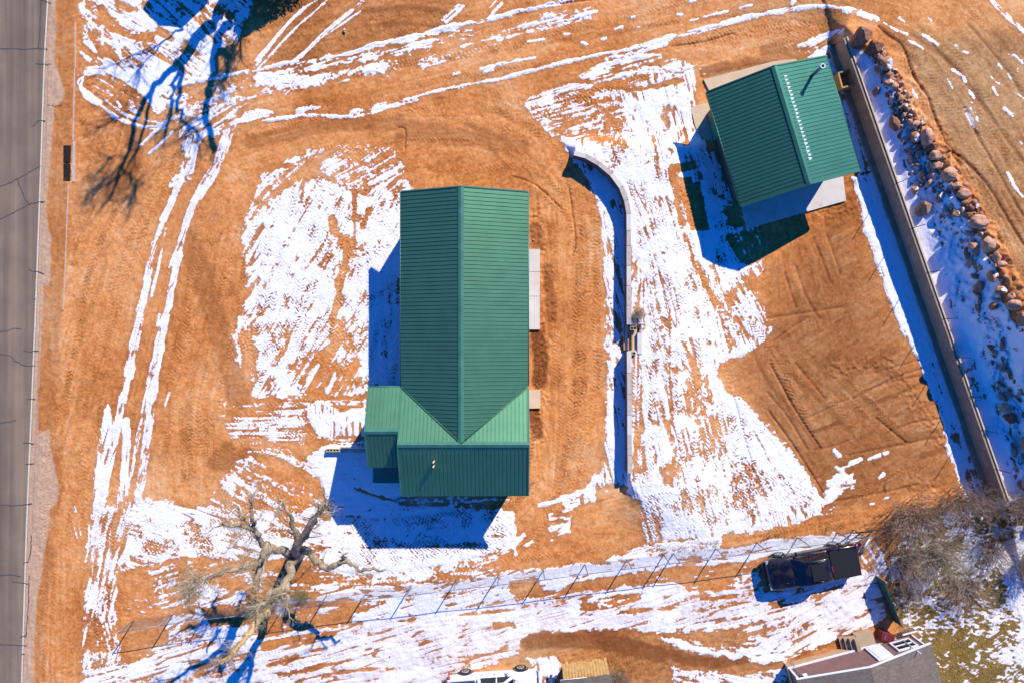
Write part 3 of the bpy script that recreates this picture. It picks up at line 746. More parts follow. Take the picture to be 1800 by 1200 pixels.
WET = np.maximum(WET, np.clip(melt * .55 * (1 + .4 * blob), 0, .5) * (1 - sn))
# heaped windrows and patches hold a little more snow
roadmask = 1 - sm(X0 - np.interp(Y0, [-100, 600, 1300], [88, 66, 40]), -4, 10)
bank_t, bank_s = bank_coords(WX, WY)
onbank = (bank_s > 0.1) & (bank_s < np.interp(bank_t, _ct, _cs) + 0.6) & (bank_t > 0)
lump = nrm(fbm(PX / 60, PY / 60, 3, 3)) * 0.018 + nrm(fbm(PX / 9, PY / 9, 7, 3)) * 0.006 + nrm(vn(PX / 2.6, PY / 2.6, 2)) * 0.004
lump -= sm(hair, .8, .97) * 0.006; lump += streak * 0.003 + nrm(fbm(PX / 3.4, PY / 3.4, 6, 2)) * sn * 0.003
rough = np.zeros_like(PX)
for w, a in [(26,[(945,380),(950,480),(955,600),(950,700),(945,770)]),(22,[(960,470),(968,560)]),(30,[(1560,640),(1660,780)]),(26,[(1440,385),(1500,360)]),(30,[(1470,650),(1540,640)]),(40,[(1610,850),(1680,880)]),(20,[(1590,110),(1640,200),(1700,300),(1760,400)])]:
    L(1, w, a, 8, 8, field=rough, mx=True)
BUMP += rough * nrm(fbm(PX / 4.5, PY / 4.5, 5, 2)) * 0.022
BUMP += onbank * (nrm(fbm(PX / 26, PY / 26, 5, 4)) * 0.13 + nrm(fbm(PX / 7, PY / 7, 6, 2)) * .02) * sm(bank_s, .5, 2.0)
flat = 1 - roadmask
Zf = Z + (lump + BUMP) * flat * sm(np.abs(bank_s) + (bank_t < 0) * 9 + (bank_t > wlen) * 9, 0.12, 0.5) + sn * (0.02 + 0.03 * sm(C, .86, .95)) * flat
Zf = np.where(roadmask > 0.5, -0.02, Zf)
tone = np.clip(0.53 + 0.05 * nrm(vn(PX / 3.2, PY / 3.2, 5)) + 0.16 * WN2 + 0.06 * streak * sm(WN2, -.6, .5) - 0.10 * sm(hair, .8, .97) * sm(WN, -.5, .5) + 0.04 * fine + 0.09 * nrm(fbm(PX / 180, PY / 180, 1, 3)), 0, 1)
DIRTY = np.clip(DIRTY * (0.75 + 0.35 * streak + .25 * blob) + 0.10 * np.clip(blob, 0, 2) + (1 - sm(C, .3, 1.0)) * 0.15 + .12 * np.clip(streak, 0, 3), 0, 1)

verts = np.stack([WX, WY, Zf], -1).reshape(-1, 3).astype(np.float32)
ii = np.arange(NY * NX).reshape(NY, NX)
# rows run downwards in the picture (y decreasing), so wind for +z normals
quads = np.stack([ii[1:, :-1], ii[1:, 1:], ii[:-1, 1:], ii[:-1, :-1]], -1).reshape(-1, 4)
me = bpy.data.meshes.new("ground")
me.vertices.add(len(verts)); me.vertices.foreach_set('co', verts.ravel())
me.loops.add(quads.size); me.loops.foreach_set('vertex_index', quads.ravel().astype(np.int32))
me.polygons.add(len(quads)); me.polygons.foreach_set('loop_start', np.arange(0, quads.size, 4, dtype=np.int32))
me.polygons.foreach_set('use_smooth', np.ones(len(quads), bool))
me.update(calc_edges=True)
for nm, arr in (("snow", S_), ("wet", WET), ("pale", PALE), ("grass", GRASS), ("dirty", DIRTY), ("brown", BROWN), ("tone", tone)):
    at_ = me.attributes.new(nm, 'FLOAT', 'POINT')
    at_.data.foreach_set('value', arr.reshape(-1).astype(np.float32))

t = NT("soil_and_snow")
co = t.pos()
fine_n = t.noise(9.0, 5, co, 0.6)
mid_n = t.noise(1.6, 5, co, 0.6)
tn = t.math('ADD', t.attr("tone"), t.math('MULTIPLY', t.math('SUBTRACT', fine_n, 0.5), 0.55))
tn = t.math('ADD', tn, t.math('MULTIPLY', t.math('SUBTRACT', mid_n, 0.5), 0.5))
soil = t.ramp(tn, [(0.05, srgb(142, 82, 38)), (0.32, srgb(187, 115, 59)), (0.58, srgb(213, 143, 84)), (0.85, srgb(222, 172, 122))])
soil = t.mix(t.attr('brown'), soil, t.ramp(tn, [(0.15, srgb(112, 78, 46)), (0.45, srgb(156, 110, 68)), (0.8, srgb(188, 146, 100))]))
pale = t.ramp(t.noise(5.0, 6, co), [(0.3, srgb(170, 142, 116)), (0.7, srgb(200, 172, 144))])
soil = t.mix(t.math('MULTIPLY', t.attr("pale"), 0.85), soil, pale)
wetf = t.math('MULTIPLY', t.attr("wet"), t.maprange(fine_n, 0.25, 0.65, 0.6, 1.15), True)
soil = t.mix(t.math('MULTIPLY', wetf, t.math('SUBTRACT', 1.0, t.attr('pale'))), soil, srgb(112, 60, 30))
gr = t.ramp(t.noise(14.0, 5, co), [(0.3, srgb(86, 66, 34)), (0.5, srgb(132, 106, 52)), (0.7, srgb(164, 136, 76))])
soil = t.mix(t.attr("grass"), soil, gr)
sharp = t.math('ADD', t.attr("snow"), t.math('MULTIPLY', t.math('SUBTRACT', t.noise(11.0, 3, co), 0.5), 0.9))
sf = t.maprange(sharp, 0.42, 0.58, 0, 1, True)
snowc = t.mix(t.math('MULTIPLY', t.attr("dirty"), t.maprange(t.noise(4.0, 4, co), 0.35, 0.7, 0.2, 1.0)), srgb(236, 234, 236), srgb(198, 174, 164))
film = t.maprange(sharp, 0.16, 0.5, 0, .42, True)
t.l(t.mix(sf, t.mix(film, soil, srgb(206, 176, 158)), snowc), t.b.inputs['Base Color'])
t.b.inputs['Roughness'].default_value = 0.95
t.b.inputs['Specular IOR Level'].default_value = 0.12
t.bump(t.math('ADD', t.noise(22.0, 4, co), t.math('MULTIPLY', sf, 0.9)), 0.4, 0.03)
ground = bpy.data.objects.new("ground", me)
me.materials.append(t.m)
COL.objects.link(ground)
tag(ground, "orange soil yard and bank streaked with melting snow and tyre tracks", kind='structure')
def ground_z(x, y):
    return float(relief(np.array([x]), np.array([y]))[0])
# ------------------------------------------------------------------ materials
M = {}
def metal_green(name, c):
    t = NT(name)
    co = t.pos()
    f = t.noise(1.2, 5, co); g = t.noise(26.0, 3, co)
    c2 = tuple(x * 0.86 for x in c[:3]) + (1,)
    col = t.mix(t.maprange(t.math('ADD', t.math('MULTIPLY', f, .65), t.math('MULTIPLY', g, .35)), 0.38, 0.62), c2, c)
    oi = t.n('ShaderNodeObjectInfo').outputs['Random']
    col = t.mix(t.maprange(oi, 0, 1, 0, .16), col, tuple(x * .7 for x in c[:3]) + (1,))
    sc = t.noise(2.2, 6, co, 0.75)
    col = t.mix(t.maprange(sc, 0.64, 0.78, 0, 0.22), col, srgb(176, 182, 170))
    t.l(col, t.b.inputs['Base Color'])
    t.b.inputs['Metallic'].default_value = 0.72
    t.b.inputs['Roughness'].default_value = 0.5
    t.b.inputs['Specular IOR Level'].default_value = 0.9
    t.bump(t.noise(3.0, 2, co), 0.12, 0.02)
    return t.m
M['green'] = metal_green("green_painted_steel", srgb(86, 138, 104))
M['green_w'] = metal_green("green_painted_steel_workshop", srgb(54, 116, 96))
M['trim'] = simple("green_trim", srgb(70, 126, 104), scale=2, rough=.4, bump=.05)
M['tan_wall'] = simple("tan_siding", srgb(112, 98, 80), scale=1.5, rough=.7)
def concrete(name, c, k=0.8, sc=1.4):
    t = NT(name)
    co = t.pos()
    f = t.noise(sc, 6, co, 0.65); g = t.noise(20.0, 4, co)
    c2 = tuple(x * k for x in c[:3]) + (1,)
    col = t.mix(t.maprange(t.math('ADD', t.math('MULTIPLY', f, .75), t.math('MULTIPLY', g, .25)), 0.36, 0.62), c2, c)
    col = t.mix(t.maprange(t.noise(0.9, 5, co, 0.7), 0.55, 0.7, 0, 0.45), col, srgb(190, 150, 112))
    t.l(col, t.b.inputs['Base Color'])
    t.b.inputs['Roughness'].default_value = 0.9
    t.b.inputs['Specular IOR Level'].default_value = 0.2
    t.bump(g, 0.25, 0.01)
    return t.m
M['conc'] = concrete("pale_concrete", srgb(214, 206, 194), .9)
M['conc_tan'] = concrete("sandy_concrete", srgb(214, 188, 154), .86)
M['conc_wall'] = concrete("weathered_wall_concrete", srgb(168, 146, 120), .68, 1.8)
M['block'] = simple("wall_block", srgb(198, 186, 172), scale=5, rough=.9)
M['shaded_block'] = simple('shaded_wall_block', srgb(118, 100, 88), scale=5, rough=.95)  # wall faces below the caps: their shade is put into this darker stone colour
M['cinder'] = simple("cinder_block_yellow", srgb(206, 190, 150), scale=8, rough=.9)
M['dark'] = simple("dark_hole", srgb(26, 22, 22), rough=.9)
M['iron'] = simple("rusty_iron", srgb(58, 44, 40), scale=12, rough=.8, metal=.3)
M['galv'] = simple("galvanised_steel", srgb(150, 156, 164), scale=10, rough=.45, metal=.6, bump=.05)
M['snow'] = simple("clean_snow", srgb(240, 240, 246), srgb(228, 230, 240), scale=4, rough=.9, bump=.3, spec=.1)
M['wood'] = simple("grey_weathered_wood", srgb(150, 132, 110), scale=6, rough=.85)
M['yellow_wood'] = simple("new_yellow_lumber", srgb(206, 164, 98), srgb(170, 126, 66), scale=5, rough=.8)
M['white'] = simple("white_trim_paint", srgb(232, 232, 234), srgb(214, 214, 218), scale=4, rough=.5, bump=.03)

# ------------------------------------------------------------------ road
t = NT("asphalt")
co = t.pos()
sep = t.n("ShaderNodeSeparateXYZ"); t.l(co, sep.inputs[0])
# wheel paths run along the road: worn lanes from a stretched noise
mp = t.n("ShaderNodeMapping"); mp.inputs['Rotation'].default_value = (0, 0, R(-2.0)); mp.inputs['Scale'].default_value = (1.5, 0.03, 1)
t.l(co, mp.inputs['Vector'])
lane = t.noise(1.0, 3, mp.outputs[0])
agg = t.noise(40.0, 4, co, 0.7)
f = t.math('ADD', t.math('MULTIPLY', lane, 1.0), t.math('MULTIPLY', t.math('SUBTRACT', agg, .5), .35))
f = t.math('ADD', f, t.math('MULTIPLY', t.math('SUBTRACT', t.noise(0.5, 5, co), .5), .4))
t.l(t.ramp(f, [(0.3, srgb(102, 88, 74)), (0.5, srgb(122, 104, 86)), (0.7, srgb(146, 124, 100))]), t.b.inputs['Base Color'])
t.b.inputs['Roughness'].default_value = 0.9
t.bump(agg, 0.3, 0.01)
M['asphalt'] = t.m
edge = [(88, -900), (88, -120), (84, 0), (78, 110), (73, 260), (68, 400), (62, 560), (57, 680), (52, 800), (47, 920), (42, 1080), (38, 1210), (34, 1320), (10, 2100)]
road = MB()
for (x1, y1), (x2, y2) in zip(edge[:-1], edge[1:]):
    p = [at(-170, y1, 0), at(x1 + 2.2, y1, 0), at(x2 + 2.2, y2, 0), at(-170, y2, 0)]
    road.add([(q.x, q.y, 0.012) for q in p], [(3, 2, 1, 0)])
ro = tag(road.build("road", M['asphalt']), "grey cracked asphalt road along the left edge", kind='structure')
M['line'] = simple("worn_road_paint", srgb(224, 214, 196), srgb(188, 174, 152), scale=9, rough=.8)
M['tar'] = simple("crack_filler", srgb(86, 80, 82), scale=9, rough=.6)
ln = MB()
for (x1, y1), (x2, y2) in zip(edge[:-1], edge[1:]):
    p = [at(x1 - 1.1, y1), at(x1 + 1.5, y1), at(x2 + 1.5, y2), at(x2 - 1.1, y2)]
    ln.add([(q.x, q.y, 0.016) for q in p], [(3, 2, 1, 0)])
ln.build("edge_line", M['line'], ro)
cracks = [[(-5,87),(20,86),(45,87),(66,86),(84,87)],[(72,-5),(72,30),(70,60),(68,86)],[(62,112),(75,114),(92,113)],[(58,223),(64,216),(70,212),(80,213)],
          [(-5,330),(10,325),(24,318),(38,311),(55,302),(72,292)],[(31,316),(37,332),(44,350),(53,360)],[(-5,388),(20,376),(40,366),(53,359),(66,356),(80,355)],[(50,473),(57,477),(68,478),(78,482)],
          [(-5,583),(12,582),(25,577),(37,578)],[(58,526),(64,526)],[(42,616),(50,618),(68,616)],[(-5,623),(18,624),(26,633),(38,640),(46,643),(62,642)],[(-5,745),(14,741),(29,738)],[(47,701),(62,701)],[(40,778),(60,779)],[(45,816),(60,814)],
          [(-5,887),(20,888),(40,887),(57,884)],[(-5,1011),(18,1009),(37,1012)],[(22,1021),(36,1024),(52,1025)],[(41,989),(50,986),(55,965),(55,940)],[(-5,1132),(22,1133),(48,1134)],[(36,1119),(46,1116)],[(38,1149),(44,1149)],[(52,1010),(50,1060),(46,1120)],[(72,0),(90,6)],[(84,185),(98,188),(110,184)]]
cm = MB()
for c in cracks:
    pts = []
    for (x1, y1), (x2, y2) in zip(c[:-1], c[1:]):
        n = max(2, int(math.hypot(x2 - x1, y2 - y1) / 4))
        for i in range(n):
            tt = i / n
            pts.append((x1 + (x2 - x1) * tt + rng.uniform(-.7, .7), y1 + (y2 - y1) * tt + rng.uniform(-.7, .7)))
    pts.append(c[-1])
    for i in range(len(pts) - 1):
        (x1, y1), (x2, y2) = pts[i], pts[i + 1]
        L_ = math.hypot(x2 - x1, y2 - y1) + 1e-6
        w = 0.75 * rng.uniform(.7, 1.2); nx, ny = -(y2 - y1) / L_ * w, (x2 - x1) / L_ * w
        q = [at(x1 + nx, y1 + ny), at(x2 + nx, y2 + ny), at(x2 - nx, y2 - ny), at(x1 - nx, y1 - ny)]
        cm.add([(k.x, k.y, 0.021) for k in q], [(0, 1, 2, 3)])
cm.build("crack_seal", M['tar'], ro)

# storm drain, its concrete edging
dr = empty("storm_drain", at(118, 286))
tag(dr, "pair of rusty iron drain grates set beside the road edge", "drain")
for (y0, y1) in ((257, 285), (289, 317)):
    g = MB()
    c = at(118.5, (y0 + y1) / 2) - at(118, 286)
    hw, hh = 5.2 / S, (y1 - y0) / 2 / S
    for i in range(6):
        g.box((c.x - hw + 2 * hw * i / 5, c.y, .05), (.035, 2 * hh, .06))
    for i in range(8):
        g.box((c.x, c.y - hh + 2 * hh * i / 7, .048), (2 * hw, .04, .055))
    g.build("grate", M['iron'], dr)
    f = MB(); f.box((c.x, c.y, .005), (2 * hw + .06, 2 * hh + .06, .03)); f.build("pit", M['dark'], dr)
ed = empty("concrete_gutter", at(128, 300))
tag(ed, "thin pale concrete gutter edge beside the drain grates", "gutter")
for k, (a, b, w) in enumerate([((133, 40), (133, 120), 1.5), ((132, 121), (129, 248), 1.8), ((131, 249), (130, 320), 4.5), ((121, 326), (117, 420), 1.3), ((117, 421), (112, 545), 1.1)]):
    A, B = at(*a), at(*b); d = (B - A); L_ = d.length
    m = MB(); m.box(((A.x + B.x) / 2 - ed.location.x, (A.y + B.y) / 2 - ed.location.y, .02), (w / S, L_, .08), math.atan2(-d.x, d.y) + math.pi)
    m.build("edging_stone", M['block'], ed)

# ------------------------------------------------------------------ metal roofs
RIB = 0.2286
PW = RIB * 4
def sheet(mb, O, U, V, N, u0, u1, vlo, vhi, rib_h=0.028, rw=0.04):
    """one ribbed sheet: u across the ribs, v along them; vlo/vhi give v limits at u"""
    bp = [u0]
    k = math.ceil(u0 / RIB - 1e-6)
    while k * RIB < u1 - 1e-6:
        c = k * RIB
        for d in (0.0, rw * .25, rw * .75, rw):
            if u0 < c + d < u1 - 1e-6: bp.append(c + d)
        k += 1
    bp.append(u1)
    bp = sorted(set(round(b, 5) for b in bp))
    def hgt(u):
        r = (u % RIB)
        if r > RIB - 1e-4: r = 0
        if r < rw * .25: return rib_h * r / (rw * .25)
        if r <= rw * .75 + 1e-5: return rib_h
        if r < rw: return rib_h * (rw - r) / (rw * .25)
        return 0.0
    vs = []
    for u in bp:
        h = hgt(u)
        a, b = vlo(u), vhi(u)
        if b < a: b = a
        vs.append(O + U * u + V * a + N * h); vs.append(O + U * u + V * b + N * h)
    fs = [(2 * i, 2 * i + 2, 2 * i + 3, 2 * i + 1) for i in range(len(bp) - 1)]
    # turned-down eave edge
    n = len(vs)
    ev = [vs[2 * i] - N * 0.04 for i in range(len(bp))]
    vs += ev
    fs += [(2 * i, n + i, n + i + 1, 2 * i + 2) for i in range(len(bp) - 1)]
    mb.add(vs, fs)
def slope(roof, O, U, V, width, vlo, vhi, mat, name="roof_panel"):
    """tile a slope with sheets; vlo / vhi are functions of u. Equal full sheets share a mesh"""
    N = U.cross(V).normalized()
    if N.z < 0: N = -N
    n = math.ceil(width / PW - 1e-6)
    shared = {}
    for i in range(n):
        u0, u1 = i * PW, min((i + 1) * PW, width)
        key = (round(u1 - u0, 3), round(vlo(u0), 3), round(vlo(u1), 3), round(vhi(u0), 3), round(vhi(u1), 3))
        if key in shared and abs(u1 - u0 - PW) < 1e-4:
            o = bpy.data.objects.new(name, shared[key]); COL.objects.link(o); o.parent = roof
        else:
            m = MB()
            sheet(m, Vector((0, 0, 0)), U, V, N, 0, u1 - u0, lambda u: vlo(u + u0), lambda u: vhi(u + u0))
            o = m.build(name, mat, roof)
            shared[key] = o.data
        o.location = O + U * u0 - roof.location
        # sheets lie a hair higher or lower than their neighbours
        o.location.z += rng.uniform(-.002, .002)
    return N

# main house
HX = [-6.505, -2.876, 0.934]; HYT = 8.735
zE, zR = 3.65, 5.0
WYr, WYt, WYb = -5.82, -2.67, -9.04
house = empty("main_house", (HX[1], 0, 0))
tag(house, "long house with green ribbed metal roof and cross wing in the yard's middle", "house")
roof = MB()
off = Vector((HX[1], 0, 0))
def loc(v): return Vector(v) - off
# dark underlay below the sheets (closed slopes)
def plate(mb, pts, th=.10):
    n = len(pts)
    lo = [p - Vector((0, 0, th)) for p in pts]
    mb.add([*pts, *lo], [tuple(range(n)), tuple(range(2 * n - 1, n - 1, -1))] + [(i, (i + 1) % n, (i + 1) % n + n, i + n)[::-1] for i in range(n)])
V3 = Vector
dz = -.012
AX = -8.37; WX0 = -6.46; WX1 = HX[2]
sl = (zR - zE) / (WYt - WYr)
Ay = -5.11; Az = zR - sl * (Ay - WYr)
A2y = -7.36; A2z = Az - sl * (Ay - A2y)
vly = WYt   # valley meets eave here
plate(roof, [loc((HX[0], HYT, zE + dz)), loc((HX[0], vly, zE + dz)), loc((HX[1], WYr, zR + dz)), loc((HX[1], HYT, zR + dz))])
plate(roof, [loc((HX[1], HYT, zR + dz)), loc((HX[1], WYr, zR + dz)), loc((HX[2], vly, zE + dz)), loc((HX[2], HYT, zE + dz))])
plate(roof, [loc((AX, vly, zE + dz)), loc((AX, Ay, Az + dz)), loc((WX0, Ay, Az + dz)), loc((WX0, WYr, zR + dz)), loc((HX[1], WYr, zR + dz)), loc((HX[0], vly, zE + dz))])
plate(roof, [loc((HX[2], vly, zE + dz)), loc((HX[1], WYr, zR + dz)), loc((WX1, WYr, zR + dz))])
plate(roof, [loc((WX0, WYr, zR + dz)), loc((WX0, WYb, zR - sl * (WYr - WYb) + dz)), loc((WX1, WYb, zR - sl * (WYr - WYb) + dz)), loc((WX1, WYr, zR + dz))])
plate(roof, [loc((AX, Ay, Az + dz)), loc((AX, A2y, A2z + dz)), loc((WX0, A2y, A2z + dz)), loc((WX0, Ay, Az + dz))])
roofo = roof.build("roof", M['trim'], house)
class _L:  # sheets are placed relative to the roof, whose origin is the house origin
    pass
def slope_on(O, U, V, width, vlo, vhi, mat=None):
    roofo_loc = roofo.location.copy()
    return slope(roofo, Vector(O) - off, U, V, width, vlo, vhi, mat or M['green'])
# left slope of main roof: ribs run eave->ridge (x), u runs downwards (-y)
lenL = math.hypot(HX[1] - HX[0], zR - zE); VL = V3((HX[1] - HX[0], 0, zR - zE)) / lenL
lenR = math.hypot(HX[2] - HX[1], zR - zE); VR = V3((HX[1] - HX[2], 0, zR - zE)) / lenR
Utop = V3((0, -1, 0))
wMain = HYT - WYr
f = lambda L_: (lambda u: 0.0 if u <= HYT - vly else (u - (HYT - vly)) / (vly - WYr) * L_)
slope_on((HX[0], HYT, zE), Utop, VL, wMain, f(lenL), lambda u: lenL)
slope_on((HX[2], HYT, zE), Utop, VR, wMain, f(lenR), lambda u: lenR)
# wing upper slope: ribs run along y, u runs along x from AX
lenU = math.hypot(vly - WYr, zR - zE); VU = V3((0, WYr - vly, zR - zE)) / lenU
lenA = lenU * (vly - Ay) / (vly - WYr)
def u_lo(u):
    x = AX + u
    if x <= HX[0]: return 0.0
    if x <= HX[1]: return (x - HX[0]) / (HX[1] - HX[0]) * lenU
    return (HX[2] - x) / (HX[2] - HX[1]) * lenU
def u_hi(u): return lenU if AX + u > WX0 else lenA
wW = WX1 - AX
# split at WX0 so that the ridge step is clean
slope_on((AX, vly, zE), V3((1, 0, 0)), VU, WX0 - AX, lambda u: 0.0, lambda u: lenA)
slope_on((WX0, vly, zE), V3((1, 0, 0)), VU, WX1 - WX0, lambda u: u_lo(u + WX0 - AX), lambda u: lenU)
zB = zR - sl * (WYr - WYb)
lenB = math.hypot(WYr - WYb, zR - zB); VB = V3((0, WYr - WYb, zR - zB)) / lenB
slope_on((WX0, WYb, zB), V3((1, 0, 0)), VB, WX1 - WX0, lambda u: 0.0, lambda u: lenB)
lenC = math.hypot(Ay - A2y, Az - A2z)
slope_on((AX, A2y, A2z), V3((1, 0, 0)), VB, WX0 - AX - .01, lambda u: 0.0, lambda u: lenC)
# ridge caps, valleys, rake trims
def strip(name, a, b, w1, w2, drop1, drop2, mat, parent, lift=.05):
    """folded cap from a to b: half widths w1/w2 as horizontal vectors"""
    a, b = Vector(a), Vector(b)
    m = MB()
    up = V3((0, 0, lift))
    vs = [a + up, b + up, b + w1 - V3((0, 0, drop1)) + up, a + w1 - V3((0, 0, drop1)) + up, b + w2 - V3((0, 0, drop2)) + up, a + w2 - V3((0, 0, drop2)) + up]
    lo = [v - V3((0, 0, .035)) for v in vs]
    m.add(vs + lo, [(0, 1, 2, 3), (1, 0, 5, 4), (2, 8, 9, 3), (4, 5, 11, 10), (0, 3, 9, 6), (0, 6, 11, 5), (1, 7, 8, 2), (1, 4, 10, 7)])
    return m.build(name, mat, parent)
sL = (zR - zE) / (HX[1] - HX[0]); sR = (zR - zE) / (HX[2] - HX[1])
strip("ridge_cap", loc((HX[1], HYT + .04, zR)), loc((HX[1], WYr + .02, zR)), V3((-.17, 0, 0)), V3((.15, 0, 0)), .17 * sL, .15 * sR, M['trim'], roofo)
strip("ridge_cap", loc((WX0 - .02, WYr, zR)), loc((WX1 + .03, WYr, zR)), V3((0, .15, 0)), V3((0, -.17, 0)), .15 * sl, .17 * sl, M['trim'], roofo, .055)
strip("ridge_cap", loc((AX - .03, Ay, Az)), loc((WX0, Ay, Az)), V3((0, .15, 0)), V3((0, -.17, 0)), .15 * sl, .17 * sl, M['trim'], roofo, .055)
for xe in (HX[0], HX[2]):
    a = V3(loc((xe, vly + .02, zE))); b = V3(loc((HX[1], WYr + .05, zR)))
    d = (b - a); n = V3((-d.y, d.x, 0)).normalized() * .055
    m = MB(); m.tube([a + V3((0, 0, .045)), b + V3((0, 0, .045))], .028, 5)
    m.build("valley_flashing", M['trim'], roofo)
def rake(a, b, name="rake_trim"):
    m = MB(); a = Vector(loc(a)); b = Vector(loc(b))
    d = (b - a).normalized(); side = V3((-d.y, d.x, 0)).normalized() * .035
    up = V3((0, 0, .05)); dn = V3((0, 0, -.16))
    m.hexa([a - side + dn, b - side + dn, b + side + dn, a + side + dn, a - side + up, b - side + up, b + side + up, a + side + up])
    m.build(name, M['trim'], roofo)
rake((HX[0], HYT + .03, zE), (HX[1], HYT + .03, zR)); rake((HX[2], HYT + .03, zE), (HX[1], HYT + .03, zR))
rake((WX1 + .03, vly - .05, zE), (WX1 + .03, WYr, zR)); rake((WX1 + .03, WYb, zB), (WX1 + .03, WYr, zR))
rake((AX - .03, vly, zE), (AX - .03, Ay, Az)); rake((AX - .03, A2y, A2z), (AX - .03, Ay, Az))
rake((WX0, Ay, Az), (WX0, WYr, zR)); rake((WX0 - .03, WYb, zB), (WX0 - .03, WYr, zR))
# gutters along the eaves
for a, b in (((HX[0] - .03, HYT, zE - .05), (HX[0] - .03, vly + .08, zE - .05)), ((HX[2] + .03, HYT, zE - .05), (HX[2] + .03, vly + .08, zE - .05)), ((AX, vly + .03, zE - .05), (HX[0] - .08, vly + .03, zE - .05))):
    m = MB(); m.tube([loc(a), loc(b)], .045, 5); m.build("eave_trim", M['trim'], roofo)
# walls
w = MB()
i_ = .42
w.prism([(HX[0] + i_ - off.x, vly - .2), (HX[2] - i_ - off.x, vly - .2), (HX[2] - i_ - off.x, HYT - i_), (HX[1] - off.x, HYT - i_), (HX[0] + i_ - off.x, HYT - i_)], 0, [zE - .02, zE - .02, zE - .02, zR - .2, zE - .02])
w.prism([(WX0 + .3 - off.x, WYb + i_), (WX1 - i_ - off.x, WYb + i_), (WX1 - i_ - off.x, WYr), (WX1 - i_ - off.x, vly - .21), (WX0 + .3 - off.x, vly - .21), (WX0 + .3 - off.x, WYr)], 0, [zB + .02, zB + .02, zR - .2, zE - .05, zE - .05, zR - .2])
w.prism([(AX + .35 - off.x, -6.6), (WX0 + .29 - off.x, -6.6), (WX0 + .29 - off.x, vly - .35), (AX + .35 - off.x, vly - .35)], 0, 3.45)
w.build("wall", M['tan_wall'], house)
# doors and windows on the long east and west walls (seen from beside)
for (x, y, wd, ht, zb, nm) in ((HX[2] - i_ - off.x + .02, 2.6, 1.0, 2.1, .05, "door"), (HX[2] - i_ - off.x + .02, -3.6 + .5, 1.0, 2.1, .05, "door"), (HX[2] - i_ - off.x + .02, 5.8, 1.4, 1.1, 1.1, "window"), (HX[0] + i_ - off.x - .02, 6.0, 1.4, 1.1, 1.1, "window"), (HX[0] + i_ - off.x - .02, 2.0, 1.4, 1.1, 1.1, "window"), (HX[0] + i_ - off.x - .02, 4.1, 1.0, 2.1, .05, "door")):
    m = MB(); m.box((x, y, zb + ht / 2), (.06, wd, ht)); m.build(nm, M['white'] if nm == "door" else M['dark'], house)
# covered entry awning west of the wing
aw = MB()
aw.hexa([loc((-8.36, -8.5, 2.48)), loc((-6.76, -8.5, 2.48)), loc((-6.76, -6.75, 2.66)), loc((-8.36, -6.75, 2.66)),
         loc((-8.36, -8.5, 2.56)), loc((-6.76, -8.5, 2.56)), loc((-6.76, -6.75, 2.74)), loc((-8.36, -6.75, 2.74))])
aw.build("awning", M['trim'], house)
pp = MB(); pp.box(loc((-7.4, -8.35, 1.24)), (.14, .14, 2.48)); pp.build("awning_post", M['trim'], house)
# vents
for k, (px, py, h, r, z) in enumerate([(760, 812, .55, .045, zR - sl * 1.0), (760, 820, .55, .045, zR - sl * 1.25)]):
    b = at(px + 3, py - 2, z + .1)
    m = MB(); m.tube([loc(b) + V3((0, 0, -.2)), loc(b) + V3((0, 0, h))], r, 8); m.build("vent_pipe", M['conc_tan'], roofo)
b = at(876, 425, 3.95)
m = MB(); m.tube([loc(b) + V3((0, 0, -.2)), loc(b) + V3((0, 0, .32))], .05, 8); m.build("vent_pipe", M['galv'], roofo)

# ------------------------------------------------------------------ workshop
WC = Vector((16.28, 12.58, 0)); WR = R(16.8)
hw, hl = 3.74, 3.56
we, wr = 2.7, 3.92
shop = empty("workshop", WC, WR)
tag(shop, "square workshop with green metal roof and a steel flue, beside the concrete wall", "workshop")
rb = MB()
plate(rb, [V3((-hw, hl, we + dz)), V3((-hw, -hl, we + dz)), V3((0, -hl, wr + dz)), V3((0, hl, wr + dz))])
plate(rb, [V3((0, hl, wr + dz)), V3((0, -hl, wr + dz)), V3((hw, -hl, we + dz)), V3((hw, hl, we + dz))])
sroof = rb.build("roof", M['trim'], shop)
ls = math.hypot(hw, wr - we)
slope(sroof, V3((-hw, hl, we)), V3((0, -1, 0)), V3((hw, 0, wr - we)) / ls, 2 * hl, lambda u: 0.0, lambda u: ls, M['green_w'])
slope(sroof, V3((hw, hl, we)), V3((0, -1, 0)), V3((-hw, 0, wr - we)) / ls, 2 * hl, lambda u: 0.0, lambda u: ls, M['green_w'])
ss = (wr - we) / hw
strip("ridge_cap", (0, hl + .04, wr), (0, -hl - .04, wr), V3((-.19, 0, 0)), V3((.17, 0, 0)), .19 * ss, .17 * ss, M['green_w'], sroof)
for sx in (-1, 1):
    for sy in (-1, 1):
        m = MB(); a = V3((sx * hw, sy * (hl + .03), we)); b2 = V3((0, sy * (hl + .03), wr)); sd = V3((0, .035, 0)); up = V3((0, 0, .05)); dn = V3((0, 0, -.15))
        p = [a - sd + dn, b2 - sd + dn, b2 + sd + dn, a + sd + dn, a - sd + up, b2 - sd + up, b2 + sd + up, a + sd + up]
        m.hexa(p); m.build("rake_trim", M['green_w'], sroof)
    m = MB(); m.tube([(sx * (hw + .03), hl, we - .04), (sx * (hw + .03), -hl, we - .04)], .045, 5); m.build("eave_trim", M['green_w'], sroof)
w = MB()
q = .6
w.prism([(-hw + q, -hl + q), (0, -hl + q), (hw - q, -hl + q), (hw - q, hl - q), (0, hl - q), (-hw + q, hl - q)], 0, [we, wr - .14, we, we, wr - .14, we])
w.build("wall", M['tan_wall'], shop)
